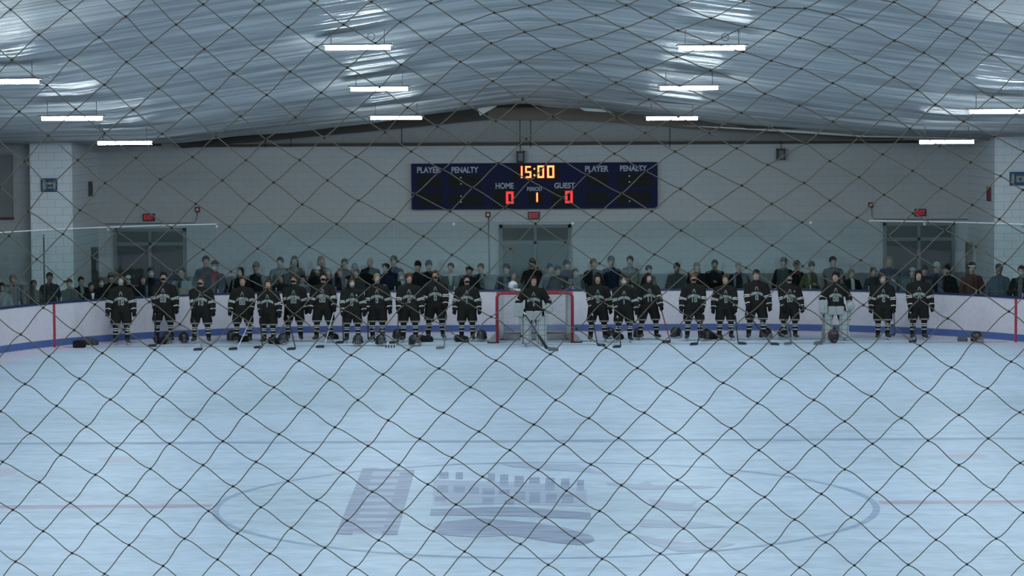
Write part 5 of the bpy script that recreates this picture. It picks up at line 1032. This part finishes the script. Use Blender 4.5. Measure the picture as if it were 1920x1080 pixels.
# x, top of head, hair, style, hat, mask, coat, second colour, turn, words
SPX = [
 (3, 529, hDK, 'short', None, None, LG_, None, .3, 'pale grey top cut by the left picture edge'), (24, 514, hBL, 'short', None, (.25, .22, .10), GY, None, .5, 'grey jacket and yellowish mask near the left edge'),
 (63, 524, hDK, 'short', None, None, GRN, GY, .5, 'dark green jacket, short, left of a tall man in charcoal'), (93, 510, hDK, 'short', None, None, CH, None, .5, 'tall man in charcoal coat beside the left glass post'),
 (130, 522, hBR, 'bun', None, MW, GY, None, .6, 'grey coat and white mask behind the left red stripe'), (152, 518, hDK, 'short', None, None, BK, LG_, .5, 'dark jacket with pale lining, leaning toward a woman in grey'),
 (171, 529, hBR, 'short', None, None, BK, None, .3, 'short dark figure left of a paper cup'), (190, 520, hBR, 'short', None, MW, BK, None, .4, 'black coat and pale mask left of the first player'),
 (208, 510, hDK, 'short', ('beanie', [(.12, .13, .11), (.03, .03, .03)]), None, BK, None, .3, 'mottled green hat just left of the first player'), (240, 514, hDK, 'short', ('cap', [(.42, .46, .46)]), MBL, BK, None, .2, 'white cap and blue mask just right of the first player'),
 (268, 515, hDK, 'long', None, None, BK, None, .2, 'dark long haired woman between the first two players'), (283, 498, hDK, 'short', ('capback', [(.02, .03, .03)]), MW, BK, None, .0, 'dark cap and white mask, taller, between the first two players'),
 (340, 500, hDK, 'short', None, None, LG_, BK, -.3, 'pale patterned jacket with tan bag right of the second player'), (386, 478, hDK, 'short', None, None, GY, None, -.1, 'tall man in grey coat behind the third player'),
 (402, 486, hGR, 'short', ('cap', [(.03, .03, .03)]), MW, BK, (.20, .02, .03), -.2, 'black coat with red collar and white mask'), (450, 500, hDK, 'long', None, None, BK, None, -.2, 'long dark hair and black coat behind the fourth player'),
 (480, 490, hGR, 'short', ('beanie', [GY]), None, BK, LG_, -.3, 'grey knit hat and black vest over pale sleeves'), (525, 481, hDK, 'short', None, None, GY, None, .1, 'tall dark haired man in grey coat behind the fifth player'),
 (552, 479, hBR, 'long', None, None, GY, None, -.1, 'tall woman with long brown hair behind the sixth player'), (527, 514, hBR, 'long', None, None, BK, None, -.3, 'short brown haired girl between the fifth and sixth players'),
 (567, 515, hDK, 'short', None, None, GY, LG_, .4, 'short dark haired child right of the sixth player'), (595, 497, hDK, 'short', ('cap', [(.38, .42, .41)]), None, BK, None, -.4, 'white cap and black coat behind the seventh player'),
 (602, 479, hBL, 'long', None, None, CH, None, .4, 'tall blond woman in charcoal behind the white cap'), (615, 503, hGR, 'curly', None, None, BK, None, .1, 'grey haired person right behind the seventh player'),
 (637, 502, hBR, 'long', None, None, BK, LG_, -.2, 'brown haired woman in vest over pale sleeves'), (646, 484, hDK, 'short', None, None, BK, None, .1, 'tall dark haired man between seventh and eighth players'),
 (665, 493, hGR, 'short', ('beanie', [(.16, .18, .19)]), None, BK, None, .2, 'pale grey knit hat behind the eighth player'), (668, 503, hBR, 'long', None, None, CH, None, -.1, 'brown haired woman peering over the eighth player'),
 (694, 481, hBD, 'bald', None, None, BK, None, .3, 'tall bald man in black coat left of the ninth player'), (723, 493, hDK, 'curly', None, MBL, NV, None, -.1, 'blue mask and dark curls right of the ninth player'),
 (738, 477, hDK, 'short', ('cap', [CH]), None, NV, (.10, .02, .03), -.3, 'tall man in dark cap and navy coat with red panel'), (752, 509, hGR, 'long', None, MW, BK, LG_, .6, 'grey haired woman looking right with white mask'),
 (783, 488, hDK, 'short', ('beanie', [BK]), None, BK, None, .1, 'pointed black hat behind the tenth player'), (804, 487, hDK, 'short', ('beanie', [CH]), None, BK, None, .1, 'black beanie behind the eleventh player'),
 (845, 492, hDK, 'short', None, None, GY, (.30, .32, .32), 0, 'man in grey coat with pale collar between eleventh and twelfth players'), (880, 499, hDK, 'curly', None, None, BK, None, .3, 'big dark curly hair behind the twelfth player'),
 (901, 493, hBR, 'short', None, None, GY, NV, -.7, 'brown haired man turned left beside the centre door'), (949, 492, hDK, 'short', ('cap', [CH]), None, NV, GY, -.2, 'dark cap and navy jacket left of the goal top'),
 (963, 509, hGR, 'short', None, None, (.10, .11, .09), None, .3, 'short grey haired woman above the white goalie mask'), (998, 483, hDK, 'short', ('beanie', [(.09, .08, .05), (.03, .03, .02)]), (.15, .14, .12), BK, None, 0, 'tall figure in black with brown hat behind the goalie'),
 (1032, 494, hDK, 'bun', None, None, LG_, None, .2, 'pale green grey top, bun of dark hair, right of the goalie'), (1046, 496, hDK, 'short', ('cap', [BK]), None, CH, None, .4, 'black cap right of the pale green top'),
 (1063, 485, hDK, 'short', ('cap', [NV]), None, NV, None, .5, 'navy hat and coat at the right edge of the centre door'), (1079, 502, hBR, 'short', None, None, (.06, .065, .075), None, .3, 'blue grey jacket just right of the centre door'),
 (1113, 484, hBR, 'short', None, None, BK, GY, .2, 'brown haired man in open black coat over grey'), (1146, 479, hGR, 'short', ('beanie', [(.06, .065, .075), (.12, .12, .12)]), None, NV, None, 0, 'tall man in grey banded hat and navy coat'),
 (1181, 479, hDK, 'short', None, None, (.12, .13, .11), GY, -.6, 'dark haired man in pale camouflage coat'), (1217, 495, hDK, 'short', ('cap', [BK]), None, BK, None, .8, 'black cap and coat, turned right, right of pale camouflage coat'),
 (1269, 492, hDK, 'short', ('beanie', [(.03, .035, .035)]), None, (.04, .05, .05), None, -.1, 'dark teal hat and coat standing clear between two players'), (1307, 491, hBL, 'long', None, None, BK, None, .1, 'blond woman in black behind the ginger player'),
 (1340, 486, hDK, 'short', None, (.16, .22, .25), BK, None, -.1, 'tall man with grey blue mask and black coat'), (1385, 491, hGR, 'short', None, None, BK, None, -.2, 'grey haired man in black left of the dark cap player'),
 (1469, 480, hGR, 'short', ('cap', [GY]), None, (.06, .07, .075), BK, -.5, 'tall man in grey cap and grey blue coat'), (1494, 486, hDK, 'short', ('cap', [BK]), None, BK, MR, .7, 'black cap turned right beside the olive jacket'),
 (1522, 489, hDK, 'short', ('beanie', [CH]), None, OL, None, .1, 'man in plain olive jacket'), (1562, 480, hDK, 'short', None, None, BN, MR, 0, 'broad man in brown coat behind the right goalie'),
 (1597, 504, hBL, 'short', None, None, BK, (.30, .33, .33), .2, 'fair hair, black and white coat, right of the right goalie'), (1638, 500, hBR, 'short', None, None, CH, None, .4, 'small distant brown haired head left of the right door'),
 (1668, 479, hBL, 'long', None, None, (.035, .04, .04), None, .1, 'tall blond woman in front of the right door'), (1711, 499, hDK, 'short', ('cap', [(.24, .26, .27)]), None, CH, None, -.3, 'light cap left behind the last player'),
 (1733, 496, hDK, 'short', ('beanie', [BK]), None, BK, None, .3, 'black hat right behind the last player'), (1757, 490, hDK, 'short', ('beanie', [(.30, .34, .34)]), None, CH, None, .1, 'pale hat right of the last player'),
 (1774, 494, hDK, 'short', ('cap', [BK]), None, BK, None, -.3, 'large man in black cap and black coat right of the line'), (1823, 490, hDK, 'short', ('beanie', [BK, (.45, .48, .46)]), None, MR, None, .1, 'white banded black beanie and maroon brown coat'),
 (1873, 492, hGR, 'short', ('capback', [(.06, .065, .07)]), None, (.07, .085, .105), None, -.2, 'grey blue jacket near the right end of the glass'), (1915, 497, hBR, 'short', None, MW, BK, GY, -.4, 'dark coat and white mask cut by the right picture edge'),
]
placed = []
def board_y(X):
    ax_ = max(abs(X)-(HALF-CRAD), 0); return CCY+math.sqrt(max((CRAD+.15)**2-ax_**2, 0)) if ax_ < CRAD else CCY
order = sorted(range(len(SPX)), key=lambda i: -SPX[i][1])
spec_y = {}
for i in order:
    x, top = SPX[i][:2]
    X = at(x, top, 67).x; y0 = board_y(X)+.42
    X = at(x, top, y0).x; y0 = board_y(X)+.42
    opts = [y0+.3*k for k in range(13)]; pref = 0 if top > 495 or abs(X) > 9 else (2 if top > 484 else 4)
    opts = [v for v in opts[pref:]+opts[:pref] if v < 70.5]; best = None
    for Y in opts:
        XX = at(x, top, Y).x
        if abs(XX) > 11.3 and Y > 66.4: continue
        g = min([((XX-a)/.62)**2+((Y-b)/.46)**2 for a, b in placed] or [9])
        if best is None or g > best[0]: best = (g, Y, XX)
        if g > 1: best = (g, Y, XX); break
    Y, XX = best[1:]
    placed.append((XX, Y)); spec_y[i] = Y
def shoes(P, legs, sc):
    for (K, A), s in zip(legs, (-1, 1)):
        b = Blob(.02).cap((A[0], A[1]+.03, .05), (A[0]+s*.02, A[1]-.17, .04), .048, .042); b.cap((A[0], A[1]+.02, .06), (A[0], A[1]+.01, .12), .05, .048); b.cut(lambda X, Y, Z: -.0-Z)
        surface(b, 'shoe', (.03, .03, .03), M['cloth'], P, res=.022, scale=sc)
SPO = []
for i, (x, top, hc, style, hat, mask, coat, c2, turn, words) in enumerate(SPX):
    Y = spec_y[i]; p = at(x, top, Y); Hh = min(max(p.z+.02, 1.15), 2.0); sc = Hh/(1.83 if not hat else 1.86)
    P = empty('person', (p.x, Y, -.02), turn); tag(P, 'spectator behind the glass, ' + words, 'person', 'spectators standing behind the glass')
    yaw = RNG.uniform(-.3, .3)+(-turn*.3)
    mode = RNG.randint(0, 4); arms = []
    for s in (-1, 1):
        S = (s*.185, .01, 1.43)
        T = [(s*.26, -.05, .92), (s*.10, -.24, 1.12), (s*.24, -.16, .95), (s*.06, -.24, 1.22)][mode if not (mode == 3 and s < 0) else 0]
        E, T = ik(S, T, .29, .26, (s*.6, .6, -.2)); arms.append((np.array(S), E, T))
    legs = [(np.array((s*.10, -.02, .50)), np.array((s*.11, .02, .09))) for s in (-1, 1)]
    body(P, SKINS[[0, 1, 1, 2, 0, 1, 3][RNG.randint(0, 7)] if style != 'bald' else 2], hc, yaw, arms, legs, sc, res=.026, hands=True)
    hair_part(P, yaw, hc, style, sc, res=.016)
    if hat: hat_part(P, yaw, hat[1], hat[0], sc, res=.016)
    if mask: mask_part(P, yaw, mask, sc, res=.013)
    J = Blob(.04); bw = RNG.uniform(.93, 1.08)*(1.12 if 'broad' in words or 'large' in words else 1)
    J.cap((0, .01, 1.36), (0, 0, 1.0), .185*bw, .185*bw, ys=.72); J.cap((0, 0, 1.0), (0, 0, .80), .185*bw, .20*bw, ys=.72)
    J.cap((-.14*bw, .01, 1.43), (.14*bw, .01, 1.43), .074); J.cap((0, .025, 1.47), (0, .03, 1.545), .085, .078, ys=.95)
    for S, E, T in arms: J.cap(S, E, .072, .064, k=.05); J.cap(E, E+(T-E)*.93, .062, .05, k=.03)
    J.cut(lambda X, Y, Z: np.maximum(.78-Z, Z-1.555))
    arms_ = arms
    def jc(V, coat=coat, c2=c2, arms_=arms_, kind=RNG.randint(0, 3)):
        C = np.tile(np.array(coat), (len(V), 1)); x, y, z = V.T
        if c2 is not None:
            if kind == 0 or 'sleeves' in words:
                dmin = np.min([arm_s(V, *a)[1] for a in arms_], 0); C[(dmin < .085) & (np.abs(x) > .15)] = c2
            elif kind == 1: C[(y < -.04) & (np.abs(x) < .055)] = c2
            else: C[(z > 1.47)] = c2; C[(y < -.04) & (np.abs(x) < .03+.1*(z-1.2)) & (z > 1.2)] = c2
        else: C[(y < -.04) & (np.abs(x) < .006)] = np.array(coat)*.5
        n = np.sin(V[:, 2]*55+np.sin(V[:, 0]*30)*2)*.07; return C*(1+n)[:, None]
    surface(J, 'jacket', jc, M['cloth'], P, res=.02, scale=sc)
    T_ = Blob(.03)
    for (K, A), s in zip(legs, (-1, 1)): T_.cap((s*.09, 0, .90), K, .105, .075); T_.cap(K, A, .075, .06)
    T_.cut(lambda X, Y, Z: np.maximum(.06-Z, Z-.96)); surface(T_, 'trousers', [(.03, .032, .04), (.02, .02, .02), (.05, .06, .08)][RNG.randint(0, 3)], M['cloth'], P, res=.03, scale=sc)
    shoes(P, legs, sc); SPO.append(P)
# tan bag and paper cup
p = at(344, 549, spec_y[12]-.33); e = empty('handbag', (p.x, p.y, p.z-.14)); tag(e, 'tan bag held against the pale patterned jacket behind the boards', 'bag')
surface(Blob(.02).box((0, 0, .13), (.10, .035, .11), .02), 'bag_body', (.20, .14, .075), M['cloth'], e, res=.02)
MB().tube([(-.07, 0, .25), (-.05, 0, .36), (.05, 0, .36), (.07, 0, .25)], .008, 6).build('strap', M['woodlight'], e)
p = at(174.5, 566, board_y(at(174, 560, 64).x)-.06); zc = 1.095
e = empty('paper_cup', (p.x, p.y, zc)); tag(e, 'white paper cup standing on the cap of the left boards', 'cup')
MB().tube([(0, 0, 0), (0, 0, .11), (0, 0, .13)], .034, 12, taper=[.75, 1, 1.02]).build('cup_body', M['white'], e); MB().tube([(0, 0, .13), (0, 0, .145)], .037, 12).build('cup_lid', M['white'], e)

# ---------------------------------------------------------------- safety netting in front of the stand
NETY = 4.9
KN = {}
for t in NETDATA.split():
    a = t.split(','); KN[(int(a[0]), int(a[1]))] = (float(a[2]), float(a[3]))
keys = np.array(list(KN)); vals = np.array(list(KN.values())); A = np.c_[np.ones(len(keys)), keys]
cf = np.linalg.lstsq(A, vals, rcond=None)[0]; res_ = vals-A@cf
for i in range(-60, 70):
    for j in range(-60, 60):
        if (i, j) in KN: continue
        p = np.array([1, i, j])@cf
        if -1300 < p[0] < 3250 and -900 < p[1] < 2100:
            d2 = ((keys-np.array((i, j)))**2).sum(1).astype(float); o_ = np.argsort(d2)[:8]; w_ = 1/(d2[o_]+.5)
            r = (res_[o_]*w_[:, None]).sum(0)/w_.sum()*math.exp(-max(d2[o_[0]]-2, 0)/60)
            KN[(i, j)] = tuple(p+r+RNG.uniform(-4, 4, 2))
def npt(x, y):
    return at(x, y, NETY)
nb = MB(); kidx = []
def nhash(i, j, d): return (math.sin(i*12.9898+j*78.233+d*37.7)*43758.5453) % 1.0
for (i, j), (x, y) in KN.items():
    for d, (di, dj) in enumerate(((1, 0), (0, 1))):
        q = KN.get((i+di, j+dj))
        if q is None: continue
        dx, dy = q[0]-x, q[1]-y
        top = 1.0 if y > 560 else .55
        f0 = (.12+.40*nhash(i, j, d))*top; f1 = (.12+.40*nhash(i+di, j+dj, d+3))*top
        t0 = (dx*(1+.35*f0), dy*(1-f0)); t1 = (dx*(1+.35*f1), dy*(1-f1)); pts = []
        for k in range(8):
            t = k/7; h00 = 2*t**3-3*t*t+1; h10 = t**3-2*t*t+t; h01 = 1-h00; h11 = t**3-t*t
            pts.append(npt(x*h00+t0[0]*h10+q[0]*h01+t1[0]*h11, y*h00+t0[1]*h10+q[1]*h01+t1[1]*h11))
        nb.tube(pts, .00100, 4)
    c = npt(x, y); r = .0030; V = [c+Vector(v)*r for v in ((1, 0, .3), (-1, 0, -.3), (0, 1.2, 0), (0, -1.2, 0), (-.3, 0, 1), (.3, 0, -1))]
    kidx.append(len(nb.f)); nb.add(V, [(4, 0, 3), (4, 3, 1), (4, 1, 2), (4, 2, 0), (5, 3, 0), (5, 1, 3), (5, 2, 1), (5, 0, 2)])
me = bpy.data.meshes.new('safety_net'); me.from_pydata(nb.v, [], nb.f); me.materials.append(M['net']); me.materials.append(M['knot']); me.update()
mi = np.zeros(len(nb.f), np.int32)
for k in kidx: mi[k:k+8] = 1
me.polygons.foreach_set('material_index', mi)
no = bpy.data.objects.new('safety_net', me); COL.objects.link(no); tag(no, 'knotted brown diamond mesh netting hanging in the foreground across the whole view', 'net')
